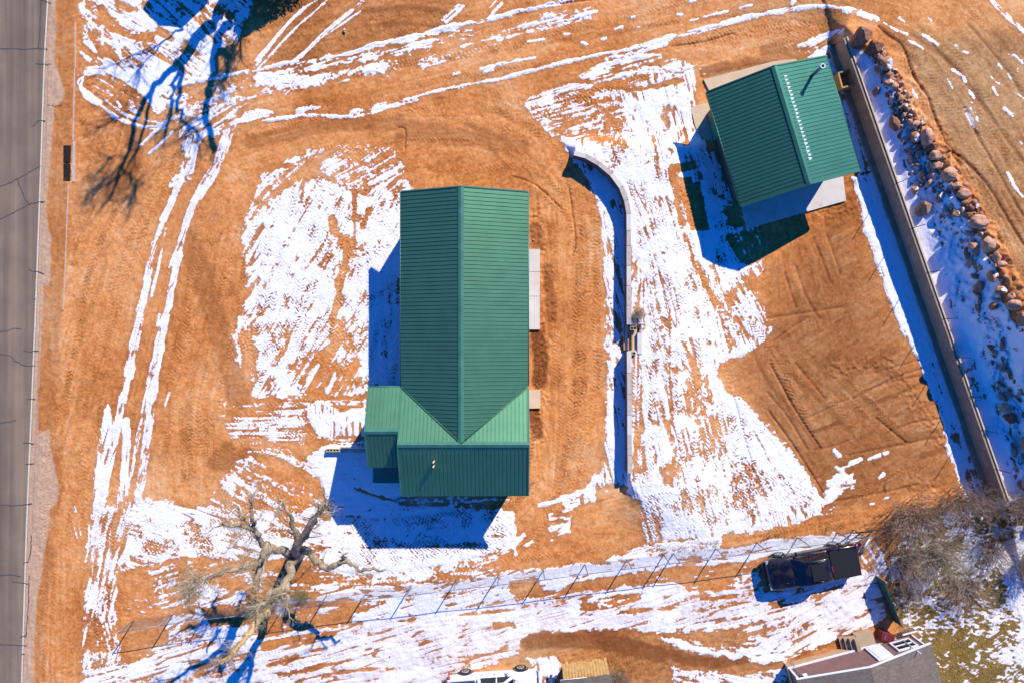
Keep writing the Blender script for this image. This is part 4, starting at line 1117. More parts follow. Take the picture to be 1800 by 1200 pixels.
m = MB(); m.box((-.3, -hl + q - .03, 1.25), (2.9, .06, 2.5)); m.build("garage_door", M['tan_wall'], shop)
m = MB(); m.box((-hw + q - .03, 1.6, 1.05), (.06, 1.0, 2.1)); m.build("door", M['trim'], shop)
# flue
base = at(1431, 130, 3.4); lp = base - WC; ca, sa = math.cos(-WR), math.sin(-WR)
lx, ly = lp.x * ca - lp.y * sa, lp.x * sa + lp.y * ca
m = MB(); m.tube([(lx, ly, 3.0), (lx, ly, 4.45)], .10, 12); fl = m.build("flue_pipe", M['galv'], sroof)
m = MB(); m.tube([(lx, ly, 4.45), (lx, ly, 4.56)], .14, 12, cap=False); m.tube([(lx, ly, 4.46), (lx, ly, 4.56)], .11, 12, cap=False)
ring = MB(); 
for i in range(12):
    a0, a1 = i * math.pi / 6, (i + 1) * math.pi / 6
    ring.add([(lx + .10 * math.cos(a0), ly + .10 * math.sin(a0), 4.56), (lx + .145 * math.cos(a0), ly + .145 * math.sin(a0), 4.56), (lx + .145 * math.cos(a1), ly + .145 * math.sin(a1), 4.56), (lx + .10 * math.cos(a1), ly + .10 * math.sin(a1), 4.56)], [(0, 1, 2, 3)])
ring.build("flue_rim", M['white'], sroof); m.build("flue_collar", M['white'], sroof)
m = MB(); m.tube([(lx, ly, 4.451), (lx, ly, 4.46)], .098, 12); m.build("flue_opening", M['dark'], sroof)
# little wedges of snow left between the ribs beside the ridge
sn_ = MB()
for i in range(27):
    y = hl - .62 - i * RIB * 1.0 - .08
    if y < -hl + 1.3: break
    x = .62 + rng.uniform(-.02, .02)
    z = wr - ss * x
    wd = .17 * rng.uniform(.8, 1.1)
    sn_.add([(x - .16, y - wd / 2, z + ss * .16 + .01), (x + .15, y, z - ss * .15 + .01), (x - .16, y + wd / 2, z + ss * .16 + .01), (x - .05, y, z + .06)], [(0, 1, 3), (1, 2, 3), (2, 0, 3), (0, 2, 1)])
sno = sn_.build("snow_remnants", M['snow'], None, None)
sno.location = WC; sno.rotation_euler = (0, 0, WR)
tag(sno, "row of small snow wedges left between the roof ribs", kind='stuff')

# ------------------------------------------------------------------ concrete pads
def slab(name, px_pts, z, mat, label, th=.22):
    pts = [at(x, y, z) for x, y in px_pts]
    a = sum(pts[i].x * pts[(i + 1) % len(pts)].y - pts[(i + 1) % len(pts)].x * pts[i].y for i in range(len(pts)))
    if a < 0: pts = pts[::-1]
    m = MB(); m.prism([(p.x, p.y) for p in pts], z - th, z)
    return tag(m.build(name, mat), label, kind='structure')
def slab_panels(name, quads, z, mat, label):
    o = None
    for i, q in enumerate(quads):
        pts = [at(x, y, z) for x, y in q]
        a = sum(pts[k].x * pts[(k + 1) % 4].y - pts[(k + 1) % 4].x * pts[k].y for k in range(4))
        if a < 0: pts = pts[::-1]
        m = MB(); m.prism([(p.x, p.y) for p in pts], z - .22, z)
        if o is None: o = tag(m.build(name, mat), label, kind='structure')
        else: m.build("slab_panel", mat, o)
    return o
slab_panels("patio_slab", [[(905,438),(949,438),(949,477.4),(905,477.4)],[(905,478),(949,478),(949,520.5),(905,520.5)],[(905,521.2),(949,521.2),(949,579),(905,579)]], .16, M['conc'], "long pale concrete patio along the house wall")
slab("door_slab", [(905,686),(950,685),(950,717),(905,718)], .16, M['conc_tan'], "small sandy concrete pad at the house side door")
slab("workshop_slab", [(1237,140),(1300,124),(1360,108),(1400,104),(1420,200),(1290,230),(1262,190)], .10, M['conc_tan'], "sandy concrete apron at the back of the workshop")
slab("workshop_side_slab", [(1215,192),(1218,187),(1246,181),(1300,170),(1300,300),(1265,310),(1222,222)], .07, M['conc_tan'], "sandy concrete pad with a damp patch beside the workshop")
slab("workshop_front_slab", [(1296,330),(1480,290),(1487,353),(1313,402)], .10, M['conc'], "pale concrete apron in front of the workshop door")
slab("workshop_floor", [(1262,170),(1430,120),(1480,300),(1310,350)], .08, M['conc'], "concrete floor slab under the workshop")

# ------------------------------------------------------------------ curved retaining wall
cwall = empty("curved_retaining_wall", at(1105, 480))
tag(cwall, "low pale concrete retaining wall curving at its top end along the yard", "wall")
cy = [(1009, 269), (1030, 274.5), (1052, 287), (1075, 306), (1092, 329), (1101, 352), (1105.3, 376), (1105.5, 405), (1105.5, 432), (1105.5, 467), (1105.5, 502), (1105.6, 537), (1105.7, 571)]
cy2 = [(1106, 617), (1106.2, 655), (1106.4, 692), (1106.6, 729), (1106.8, 765), (1107, 800), (1107.2, 832)]
def wall_seg(a, b, h, th, parent, mat, name, zb=-.1, j=.006):
    A, B = at(*a, h), at(*b, h)
    d = (B - A).normalized(); n = V3((-d.y, d.x, 0)) * th / 2
    A = A + d * j; B = B - d * j
    o = parent.location
    m = MB()
    p = [A - n, B - n, B + n, A + n]
    m.hexa([V3((v.x - o.x, v.y - o.y, zb)) for v in p] + [V3((v.x - o.x, v.y - o.y, h)) for v in p])
    return m.build(name, mat, parent)
hh = .9
for c in (cy, cy2):
    for i in range(len(c) - 1):
        wall_seg(c[i], c[i + 1], hh, .27, cwall, M['shaded_block'], "wall_section")
        wall_seg(c[i], c[i + 1], hh + .07 + rng.uniform(-.01, .01), .27 + rng.uniform(.0, .02), cwall, M['block'] if i % 3 else M['conc'], "cap_stone", hh + .002, .012)
# steps in the gap
st = empty("garden_steps", at(1112, 594))
tag(st, "short flight of wood edged steps through the gap in the curved wall", "steps")
for i, (x0, x1, z) in enumerate([(1098, 1105, .2), (1105, 1112, .4), (1112, 1119.5, .58)]):
    m = MB()
    A, B = at(x0, 573, z), at(x1, 615, z)
    m.box(((A.x + B.x) / 2 - st.location.x, (A.y + B.y) / 2 - st.location.y, z / 2), (abs(B.x - A.x), abs(A.y - B.y), z))
    m.build("tread", M['snow'] if i == 0 else M['conc_tan'], st)
    e = MB(); e.box((A.x - st.location.x - .03, (A.y + B.y) / 2 - st.location.y, z / 2 + .02), (.07, abs(A.y - B.y), z + .03)); e.build("riser_board", M['yellow_wood'], st)
uw = empty("step_back_wall", at(1124, 604))
tag(uw, "short pale wall section behind the garden steps", "wall")
wall_seg((1124.5, 585), (1124.5, 622), .8, .28, uw, M['conc'], "wall_section")
wall_seg((1109, 571.6), (1120, 571.6), .74, .12, uw, M['block'], "wall_return"); wall_seg((1109, 616.6), (1118, 616.6), .74, .12, uw, M['block'], "wall_return")
def cinder(px, py, z, rz, label, zb, mat=None):
    c = at(px, py, z)
    o = empty("cinder_block", (c.x, c.y, zb), rz)
    tag(o, label, "block", "loose cinder blocks")
    m = MB()
    Lx, Ly, Hh = .40, .20, .19
    for y in (-Ly / 2 + .015, Ly / 2 - .015): m.box((0, y, Hh / 2), (Lx, .03, Hh))
    for x in (-Lx / 2 + .015, 0, Lx / 2 - .015): m.box((x, 0, Hh / 2), (.03, Ly - .06, Hh))
    m.build("shell", mat or M['cinder'], o)
    h = MB()
    for x in (-.1, .1): h.box((x, 0, .01), (.15, Ly - .07, .02))
    h.build("core", M['dark'], o)
cinder(1113.5, 577, .9, 0, "cinder block with dark cores at the top of the garden steps", .72)
cinder(1112, 620.5, .9, 0.05, "cinder block at the lower corner of the garden steps", .72)
cinder(579, 791, .4, 0.05, "outer cinder block at the end of the low wall left of the house", .2)
cinder(590, 791, .4, 0.0, "inner cinder block against the low wall left of the house", .2)
lw = empty("low_block_wall", at(620, 790))
tag(lw, "low block wall in the shade of the house annex", "wall")
for i in range(4):
    wall_seg((596 + i * 14, 791), (609.5 + i * 14, 791), .42, .25, lw, M['block'], "wall_section")
cb = MB(); 
base_ = at(585, 791.5, .2); cb.box((base_.x, base_.y, .1), (.9, .28, .2))
tag(cb.build("block_footing", M['block']), "short footing under the two cinder blocks left of the house", "footing")

# ------------------------------------------------------------------ tall concrete retaining wall on the right
rw = empty("concrete_retaining_wall", (WA[0], WA[1], 0))
tag(rw, "long straight weathered concrete retaining wall holding back the rocky bank", "wall")
wang = math.atan2(wdir[1], wdir[0])
nseg = 9
for i in range(nseg):
    a0 = wlen * i / nseg; a1 = wlen * (i + 1) / nseg - .012
    p = []
    for aa, ss_ in ((a0, -.2), (a1, -.2), (a1, -.03), (a0, -.03)):
        p.append((wdir[0] * aa + wnor[0] * ss_, wdir[1] * aa + wnor[1] * ss_))
    ar = sum(p[k][0] * p[(k + 1) % 4][1] - p[(k + 1) % 4][0] * p[k][1] for k in range(4))
    if ar < 0: p = p[::-1]
    m = MB(); m.prism(p, -.2, 1.33); m.build("wall_section", M['conc_wall'], rw)
    p = []
    for aa, ss_ in ((a0, -.03), (a1, -.03), (a1, .055), (a0, .055)):
        p.append((wdir[0] * aa + wnor[0] * ss_, wdir[1] * aa + wnor[1] * ss_))
    if ar < 0: p = p[::-1]
    m = MB(); m.prism(p, .8, 1.40); m.build("cap_edge", M['conc_tan'], rw)
for i in range(6):
    a0 = wlen * i / 6; a1 = wlen * (i + 1) / 6 - .05
    p = [(wdir[0] * aa + wnor[0] * ss_, wdir[1] * aa + wnor[1] * ss_) for aa, ss_ in ((a0, -.56), (a1, -.52), (a1, -.202), (a0, -.202))]
    ar = sum(p[k][0] * p[(k + 1) % 4][1] - p[(k + 1) % 4][0] * p[k][1] for k in range(4))
    if ar < 0: p = p[::-1]
    m = MB(); m.prism(p, -.1, .16); m.build("footing", M['conc_wall'], rw)
for (px, py) in [(1578, 322), (1604, 401), (1631, 479), (1657, 561), (1681, 628), (1706, 696), (1722, 757), (1744, 826)]:
    P0 = at(px, py, 1.35); t_, s_ = bank_coords(P0.x, P0.y)
    b = V3((wdir[0] * t_ + wnor[0] * -.12, wdir[1] * t_ + wnor[1] * -.12, 1.3))
    m = MB(); m.tube([b, b + V3((0, 0, 1.45))], .022, 5); m.build("iron_stake", M['iron'], rw)

# timber box between workshop and wall
bx = empty("open_timber_box", at(1485, 142, .5), WR * .9)
tag(bx, "square open timber frame in the gap between workshop and concrete wall", "frame")
for (cx, cyy, sx, sy, mt) in ((-.48, 0, .09, .86, 'yellow_wood'), (0, -.48, 1.05, .09, 'yellow_wood'), (.48, 0, .09, .86, 'wood'), (0, .48, 1.05, .09, 'wood')):
    m = MB(); m.box((cx, cyy, .0), (sx, sy, .9)); m.build("side_board", M[mt], bx)
bx.location.z = .45
# ------------------------------------------------------------------ boulders and stones on the bank
def rock_mat(name, c1, c2, snowy):
    t = NT(name)
    co = t.coord()
    oi = t.n("ShaderNodeObjectInfo").outputs['Random']
    f = t.noise(2.2, 6, co, .65)
    a = t.mix(t.maprange(f, .35, .65), c2, c1)
    a = t.mix(t.maprange(oi, 0, 1, 0, .55), a, srgb(196, 150, 118))
    a = t.mix(t.maprange(t.noise(7.0, 5, co, .7), .55, .72, 0, .6), a, tuple(x * .45 for x in c2[:3]) + (1,))
    if snowy:
        g = t.n("ShaderNodeNewGeometry")
        sx = t.n("ShaderNodeSeparateXYZ"); t.l(g.outputs['Normal'], sx.inputs[0])
        k = t.math('ADD', sx.outputs[2], t.math('MULTIPLY', t.math('SUBTRACT', t.noise(1.6, 4, co), .5), 1.1))
        a = t.mix(t.maprange(k, .88, .96), a, srgb(238, 238, 244))
    t.l(a, t.b.inputs['Base Color'])
    t.b.inputs['Roughness'].default_value = .85
    t.b.inputs['Specular IOR Level'].default_value = .25
    t.bump(t.noise(5.0, 6, co, .7), .6, .05)
    return t.m
M['rock_tan'] = rock_mat("pinkish_sandstone", srgb(212, 164, 136), srgb(166, 118, 90), False)
M['rock_snow'] = rock_mat("sandstone_with_snow", srgb(192, 142, 102), srgb(138, 90, 60), True)
M['rock_red'] = rock_mat("dark_red_sandstone", srgb(158, 106, 76), srgb(108, 68, 50), False)
def rock_mesh(seed, sub=3, mat='rock_tan'):
    import bmesh
    bm = bmesh.new()
    bmesh.ops.create_icosphere(bm, subdivisions=sub, radius=.5)
    r = random.Random(seed)
    planes = [(Vector((r.gauss(0, 1), r.gauss(0, 1), r.gauss(0, .8))).normalized(), r.uniform(.30, .44)) for _ in range(11)]
    o = Vector((r.uniform(0, 50), r.uniform(0, 50), 3))
    for v in bm.verts:
        p = v.co.copy()
        for n, d in planes:                      # facets: flatten what sticks out past each plane
            k = p.dot(n)
            if k > d: p -= n * (k - d) * .92
        p *= 1 + .16 * mnoise.noise(p * 3.2 + o)
        p += p.normalized() * .03 * mnoise.noise(p * 9 + o)
        v.co = p
    me_ = bpy.data.meshes.new("rock")
    bm.to_mesh(me_); bm.free()
    me_.polygons.foreach_set('use_smooth', [False] * len(me_.polygons))
    me_.materials.append(M[mat])
    return me_
rocks = {k: [rock_mesh(i * 7 + j * 31 + 3, 3, k) for i in range(6)] for j, k in enumerate(('rock_tan', 'rock_snow', 'rock_red'))}
def put_rock(name, px, py, w, h, kind, label, group, rot=None, cat="rock", sink=.25, i=None, zoff=0):
    z = 2.2
    for _ in range(4):
        p = at(px, py, z); z = ground_z(p.x, p.y)
    o = bpy.data.objects.new(name, rocks[kind][rng.randrange(6) if i is None else i])
    sx, sy = w / S * (1 - z / H) * 1.12, h / S * (1 - z / H) * 1.12
    sz = .95 * min(sx, sy) * rng.uniform(.85, 1.15)
    o.scale = (sx, sy, sz)
    o.location = (p.x, p.y, z + sz * sink + zoff)
    o.rotation_euler = (rng.uniform(-.25, .25), rng.uniform(-.25, .25), 0 if rot is None else rot)
    COL.objects.link(o)
    tag(o, label, cat, group)
    if name == "stone": STONES.append((o, px, py, w, h, kind))
    return o
STONES = []
big = [(1510,68,30,30,'rock_red',"large dark red boulder at the very top end of the concrete wall"),
 (1533,87,27,24,'rock_red',"rounded red boulder second down from the top end of the concrete wall"),
 (1555,116,22,24,'rock_snow',"long snow dusted boulder third down from the top of the rock line"),
 (1562,147,18,13,'rock_snow',"snow capped angular stone below the third boulder of the rock line"),
 (1571,153,12,14,'rock_tan',"small pale stone tucked beside a snow capped stone high on the bank"),
 (1626,242,21,28,'rock_tan',"large cracked pinkish boulder halfway down the upper rock line"),
 (1636,259,20,14,'rock_red',"flat reddish boulder just below the cracked pinkish boulder"),
 (1640,276,18,20,'rock_tan',"pale rounded boulder below the flat reddish one"),
 (1644,293,19,16,'rock_tan',"pale boulder pressed into the soil at the bend of the rock line"),
 (1664,307,26,24,'rock_tan',"bright orange pink boulder with a notched side on the crest"),
 (1681,327,19,14,'rock_snow',"snow topped boulder under the orange pink boulder"),
 (1692,342,22,17,'rock_tan',"wide pale pink boulder on the crest, middle of the bank"),
 (1618,368,24,27,'rock_red',"large dark boulder with one white side low on the bank beside the wall"),
 (1718,392,28,26,'rock_tan',"biggest pale pink boulder standing on the crest with a split top"),
 (1738,428,23,28,'rock_tan',"tall tan boulder below the biggest pale pink boulder"),
 (1752,452,12,18,'rock_tan',"narrow pink boulder leaning in the crest line"),
 (1759,465,17,12,'rock_tan',"low pale block in the crest line above the striped boulder"),
 (1755,485,17,22,'rock_snow',"striped snow streaked boulder beside a tuft of yellow grass"),
 (1768,510,24,17,'rock_snow',"grey boulder with snow in its hollows low on the crest line"),
 (1785,537,28,19,'rock_tan',"broad orange boulder on the crest near the right edge"),
 (1799,560,20,26,'rock_red',"dark rounded boulder cut by the right edge of the frame"),
 (1632,322,9,15,'rock_tan',"upright orange stone among small dark stones near the wall"),
 (1607,334,12,17,'rock_snow',"yellowish snow topped stone alone near the wall"),
 (1535,164,12,16,'rock_red',"long dark stone sunk in snow near the wall top"),
 (1570,218,17,28,'rock_red',"long dark slab lying in the shade high on the bank"),
 (1605,244,16,20,'rock_snow',"snow covered wedge stone in the shaded middle of the upper bank"),
 (1568,216,9,20,'rock_snow',"pale ridge of stone standing on the long dark slab"),
 (1711,434,16,18,'rock_tan',"tan stone with sunlit corner inside the shaded bank"),
 (1727,502,16,22,'rock_red',"dark boulder with snow slope above it, mid bank"),
 (1783,610,14,14,'rock_red',"dark brown round stone with sunlit top, right side of lower bank"),
 (1762,716,16,18,'rock_tan',"sunlit orange stone in the shaded lower bank"),
 (1771,733,26,20,'rock_red',"large dark stone under the sunlit orange stone, lower bank"),
 (1798,780,16,26,'rock_tan',"tan boulder at the right edge above the bare bushes"),]
for b in big: put_rock("boulder", b[0], b[1], b[2], b[3], b[4], b[5], "boulders along the top of the bank", cat="boulder")
G1 = "small stones on the crest of the bank"; G2 = "small dark stones in the shaded snow of the bank"; G3 = "elongated dark stones on the lower bank"
placed = [(b[0], b[1], max(b[2], b[3]) / 2) for b in big]
def free(x, y, r, k=.8):
    return all((x - a) ** 2 + (y - b) ** 2 > (k * (r + c)) ** 2 for a, b, c in placed)
crest_px = [(1530,75),(1556,100),(1576,140),(1590,165),(1600,190),(1612,215),(1640,250),(1660,290),(1690,325),(1715,365),(1735,405),(1755,440),(1765,480),(1785,520),(1800,560)]
n = 0; tries = 0
while n < 62 and tries < 3000:
    tries += 1
    k = rng.uniform(0, len(crest_px) - 1.001); i = int(k); f_ = k - i
    x = crest_px[i][0] * (1 - f_) + crest_px[i + 1][0] * f_ + rng.gauss(-7, 6); y = crest_px[i][1] * (1 - f_) + crest_px[i + 1][1] * f_ + rng.gauss(2, 5)
    s_ = rng.choice([6, 7, 8, 9, 11, 13])
    if not free(x, y, s_ / 2, .75): continue
    placed.append((x, y, s_ / 2)); n += 1
    put_rock("stone", x, y, s_ * rng.uniform(.8, 1.3), s_ * rng.uniform(.8, 1.2), rng.choice(['rock_tan', 'rock_tan', 'rock_snow', 'rock_red']), "fist to head sized pale stone wedged among the boulders on the crest", G1, rot=rng.uniform(0, 3))
n = 0; tries = 0
while n < 140 and tries < 9000:
    tries += 1
    y = rng.uniform(105, 470)
    xl = 1500 + (y - 65) * .34 + 20; xr = np.interp(y, [p[1] for p in crest_px], [p[0] for p in crest_px]) - 6
    if xr - xl < 8: continue
    x = rng.uniform(xl, xr)
    if y > 340 and x < xl + (xr - xl) * .38: continue
    s_ = rng.choice([6, 7, 8, 9, 11, 14])
    if not free(x, y, s_ / 2, .72): continue
    placed.append((x, y, s_ / 2)); n += 1
    put_rock("stone", x, y, s_ * rng.uniform(.6, 1.0), s_ * rng.uniform(.9, 1.6), rng.choice(['rock_red', 'rock_red', 'rock_snow', 'rock_snow', 'rock_tan']), "small brown stone half sunk in the snow between the wall and the boulder line", G2, rot=rng.uniform(-.9, .9), sink=.22)
n = 0; tries = 0
while n < 96 and tries < 6000:
    tries += 1
    y = rng.uniform(470, 860)
    xl = 1500 + (y - 65) * .34 + np.interp(y, [470, 640, 860], [64, 44, 14]); xr = 1815
    x = rng.uniform(xl, xr)
    if x > np.interp(y, [450, 560, 570], [1745, 1780, 1830]): continue
    s_ = rng.choice([5, 6, 7, 8, 10, 13])
    if not free(x, y, s_ / 2, 1.05): continue
    placed.append((x, y, s_ / 2)); n += 1
    put_rock("stone", x, y, s_ * rng.uniform(.55, .8), s_ * rng.uniform(1.0, 1.9), rng.choice(['rock_red', 'rock_red', 'rock_red', 'rock_snow']), "narrow dark stone sunk in the snow of the lower bank above the bare bushes", G3, rot=rng.uniform(-.2, 1.0), sink=.18)
# every stone is named after the boulder it lies beside
SHORT = ["the dark boulder at the wall top", "the rounded red boulder", "the long snow dusted boulder", "the angular snow capped stone", "the small pale stone high up", "the large cracked pinkish boulder", "the flat reddish boulder",
 "the pale rounded boulder", "the boulder at the bend", "the notched orange pink boulder", "the snow topped crest boulder", "the wide pale pink boulder", "the dark boulder with a white side", "the biggest pale pink boulder", "the tall tan boulder",
 "the narrow leaning pink boulder", "the low pale crest block", "the striped boulder", "the grey crest boulder", "the broad orange boulder", "the dark boulder at the frame edge", "the upright orange stone", "the yellowish snow topped stone",
 "the long dark stone near the wall top", "the long dark slab", "the snow covered wedge stone", "the pale stone ridge", "the tan stone with a sunlit corner", "the mid bank dark boulder", "the brown stone with sunlit top", "the sunlit orange stone",
 "the large dark lower stone", "the tan boulder above the bushes"]
used_l = {}
for o, px, py, w, h, kind in sorted(STONES, key=lambda q: -q[3] * q[4]):
    k = min(range(len(big)), key=lambda i: (big[i][0] - px) ** 2 + (big[i][1] - py) ** 2)
    dx, dy = px - big[k][0], py - big[k][1]
    rel = ("uphill of" if dx > 0 else "downhill of") if abs(dx) > abs(dy) else ("below" if dy > 0 else "above")
    dist = math.hypot(dx, dy)
    far = "close" if dist < 26 else ("just" if dist < 50 else "well")
    shape = "long" if h > 1.45 * w else ("flat" if w > 1.2 * h else "rounded")
    size = "tiny" if w * h < 42 else ("small" if w * h < 95 else "sizeable")
    look = {"rock_tan": "pale", "rock_snow": "snowy", "rock_red": "brown"}[kind]
    lb = f"{size} {shape} {look} stone {far} {rel} {SHORT[k]}"
    n_ = used_l.get(lb, 0); used_l[lb] = n_ + 1
    if n_: lb = ["", "second", "third", "fourth", "fifth", "sixth", "seventh", "eighth", "ninth"][min(n_, 8)] + " " + lb
    o['label'] = lb
# a few loose lumps in the yard
for (x, y, s_, mt, lb) in ((938, 422, 4, 'rock_tan', "small white stone on the bare soil beside the house"), (606, 54, 6, 'rock_snow', "snow topped stone on the bare soil north of the upper track"), (77, 1095, 4, 'rock_snow', "small pale stone on the road shoulder")):
    put_rock("yard_stone", x, y, s_ * .9, s_ * 1.6 if s_ == 6 else s_, mt, lb, None)

# ------------------------------------------------------------------ chain link fence
posts = [(235,1090),(305,1078),(368,1070),(436,1062),(506,1054),(575,1045),(647,1035),(723,1028),(802,1018),(876,1010),(955,1001),(1028,991),(1102,982),(1166,974),(1183,972),(1258,963),(1330,953),(1402,944),(1472,935),(1500,931)]
fo = at(860, 1012)
fence = empty("chain_link_fence", fo)
tag(fence, "long galvanised chain link fence with posts, along the lower drive", "fence")
FH = 1.82
M['wire'] = simple("fence_wire", srgb(130, 132, 136), rough=.5, metal=.5, bump=0)
for (x, y) in posts:
    p = at(x, y) - fo
    m = MB(); m.tube([(p.x, p.y, -.1), (p.x, p.y, FH + .05)], .035, 6); m.tube([(p.x, p.y, FH + .05), (p.x, p.y, FH + .1)], [.045, .02], 6)
    m.build("post", M['galv'], fence)
for (a, b) in zip(posts[:-1], posts[1:]):
    A, B = at(*a) - fo, at(*b) - fo
    m = MB(); m.tube([(A.x, A.y, FH), (B.x, B.y, FH)], .022, 5); m.build("top_rail", M['galv'], fence)
    m = MB(); d = B - A; L_ = d.length; d.normalize()
    nn = V3((-d.y, d.x, 0)) * .004
    st_ = .13; r_ = .0028
    hgt = FH - .06
    def wire(p0, p1):
        q = (p1 - p0).normalized(); s1 = q.cross(V3((-d.y, d.x, 0))).normalized() * r_
        nb = V3((-d.y, d.x, 0)) * r_
        m.add([p0 + s1, p0 - s1 * .5 + nb, p0 - s1 * .5 - nb, p1 + s1, p1 - s1 * .5 + nb, p1 - s1 * .5 - nb], [(0, 1, 4, 3), (1, 2, 5, 4), (2, 0, 3, 5)])
    k = -hgt
    while k < L_:
        for sgn in (1, -1):
            a0, a1 = k, k + hgt
            z0, z1 = (.03, .03 + hgt) if sgn > 0 else (.03 + hgt, .03)
            t0 = max(0, -a0) / hgt; t1 = min(1, (L_ - a0) / hgt)
            if t1 > t0:
                wire(A + d * (a0 + t0 * hgt) + V3((0, 0, z0 + (z1 - z0) * t0)), A + d * (a0 + t1 * hgt) + V3((0, 0, z0 + (z1 - z0) * t1)))
        k += st_
    m.build("wire_mesh", M['wire'], fence)

# ------------------------------------------------------------------ dead cottonwood
def bark(name, c1, c2):
    t = NT(name); co = t.pos()
    f = t.noise(3.0, 6, co, .7); g = t.noise(18.0, 5, co, .7)
    t.l(t.mix(t.maprange(t.math('ADD', t.math('MULTIPLY', f, .5), t.math('MULTIPLY', g, .5)), .38, .62), c2, c1), t.b.inputs['Base Color'])
    t.b.inputs['Roughness'].default_value = .9
    t.bump(g, .9, .05)
    return t.m
M['bark'] = bark("grey_bark", srgb(196, 174, 140), srgb(82, 66, 52))
M['bare_wood'] = bark("bare_golden_wood", srgb(222, 188, 128), srgb(176, 136, 82))
M['twig'] = bark("dry_twigs", srgb(206, 190, 158), srgb(150, 132, 104))
M['twig_grey'] = bark("grey_brown_twigs", srgb(190, 162, 134), srgb(134, 108, 88))
M['straw'] = bark("dry_straw", srgb(196, 172, 112), srgb(140, 118, 68))
def wiggle(pts, k=5, amp=.06, seed=0):
    """smooth 3D curve through points with crooked side steps"""
    r = random.Random(seed)
    out = []
    P_ = [pts[0]] + list(pts) + [pts[-1]]
    for i in range(1, len(P_) - 2):
        p0, p1, p2, p3 = P_[i - 1:i + 3]
        for j in range(k):
            t_ = j / k
            q = 0.5 * ((2 * p1) + (p2 - p0) * t_ + (2 * p0 - 5 * p1 + 4 * p2 - p3) * t_ * t_ + (3 * p1 - p0 - 3 * p2 + p3) * t_ ** 3)
            out.append(q + V3((r.gauss(0, amp), r.gauss(0, amp), r.gauss(0, amp))) * (0 if (i == 1 and j == 0) else 1))
    out.append(pts[-1])
    return out
def twig_spray(mb, base, direction, length, n, r, spread=.7, rad=.012, depth=2):
    for _ in range(n):
        d = (direction + V3((r.gauss(0, spread), r.gauss(0, spread), r.gauss(0, spread * .8)))).normalized()
        L_ = length * r.uniform(.5, 1.15)
        pts = [base]; cur = base.copy()
        for s_ in range(3):
            d = (d + V3((r.gauss(0, .28), r.gauss(0, .28), r.gauss(0, .22)))).normalized()
            cur = cur + d * L_ / 3
            pts.append(cur.copy())
        mb.tube(pts, [rad, rad * .75, rad * .5, rad * .22], 3, cap=False)
        if depth > 0:
            for _k in range(2):
                i = r.randrange(1, 3)
                twig_spray(mb, pts[i], d, L_ * .5, 1, r, spread * .9, rad * .6, depth - 1)
tree = empty("dead_cottonwood", at(524, 972))
tag(tree, "big leafless cottonwood with broken grey limbs below the house", "tree")
to = tree.location
def limb(name, pts3, r0, r1, mat, seed, k=3, amp=.05, n=9, par=None):
    pts = [at(*p) - to for p in pts3]
    c = wiggle(pts, k, amp, seed)
    m = MB()
    N_ = len(c)
    rr = random.Random(seed + 99)
    m.tube(c, [1.22 * (r0 + (r1 - r0) * (i / (N_ - 1)) ** .8) * rr.uniform(.88, 1.14) for i in range(N_)], n)
    o = m.build(name, mat, par or tree)
    return c
# trunk up to the fork, then limbs: (px, py, z)
trunk = limb("trunk", [(524, 970, -.2), (522, 972, 1.0), (519, 975, 2.4), (515, 977, 3.4)], .42, .32, M['bark'], 1)
limbs = [
 ([(516,976,3.2),(520,962,4.2),(528,945,5.0),(545,922,5.6),(562,900,6.0),(574,885,6.3)], .24, .07, 'bark'),
 ([(530,948,4.4),(540,935,4.9),(552,915,5.1),(556,905,5.2)], .18, .10, 'bark'),
 ([(524,955,4.5),(521,935,5.2),(512,912,5.8),(503,895,6.1),(490,878,6.4)], .15, .04, 'bark'),
 ([(512,976,3.4),(500,968,4.2),(480,962,5.0),(462,955,5.6),(446,935,6.2),(425,922,6.8),(405,925,7.2),(392,916,7.4)], .22, .06, 'bark'),
 ([(452,942,6.0),(445,932,6.3),(436,922,6.6),(420,905,6.9),(414,886,7.1)], .14, .04, 'bark'),
 ([(446,932,6.3),(442,912,6.7),(441,890,7.0),(439,876,7.2)], .11, .06, 'bark'),
 ([(468,958,5.5),(462,975,6.0),(452,990,6.6),(430,996,7.0),(405,1000,7.4),(375,1012,7.8),(345,1022,8.2),(334,1034,8.4),(325,1060,8.6)], .19, .03, 'bark'),
 ([(475,965,5.2),(463,985,5.6),(454,1005,5.9),(448,1030,6.1),(445,1042,6.2)], .20, .13, 'bark'),
 ([(530,966,3.4),(545,972,3.8),(560,990,4.2),(575,1000,4.4),(592,992,4.7),(606,986,4.9),(620,995,5.1),(636,1002,5.2),(655,998,5.3),(678,1000,5.4)], .22, .05, 'bark'),
 ([(514,980,3.5),(512,1005,4.6),(500,1025,5.6),(482,1048,6.6),(468,1070,7.4),(455,1090,8.0)], .25, .12, 'bark'),
 ([(492,1036,6.0),(475,1045,6.9),(462,1060,7.7),(450,1072,8.3)], .16, .08, 'bark'),
 ([(503,1022,5.5),(504,1040,6.0),(503,1056,6.4),(500,1066,6.6)], .15, .08, 'bark'),
 ([(468,1072,7.4),(458,1086,7.9),(440,1108,8.4),(420,1134,8.9),(402,1154,9.3),(388,1167,9.5)], .17, .09, 'bare_wood'),
 ([(606,986,4.9),(604,975,5.2),(612,970,5.4)], .08, .03, 'bark'),
 ([(444,968,5.9),(430,975,6.4),(425,990,6.8)], .10, .04, 'bark'),
]
lcs = []
for i, (p, r0, r1, mt) in enumerate(limbs):
    lcs.append(limb("limb", p, r0, r1, M[mt], 20 + i, amp=.06))
r_ = random.Random(11)
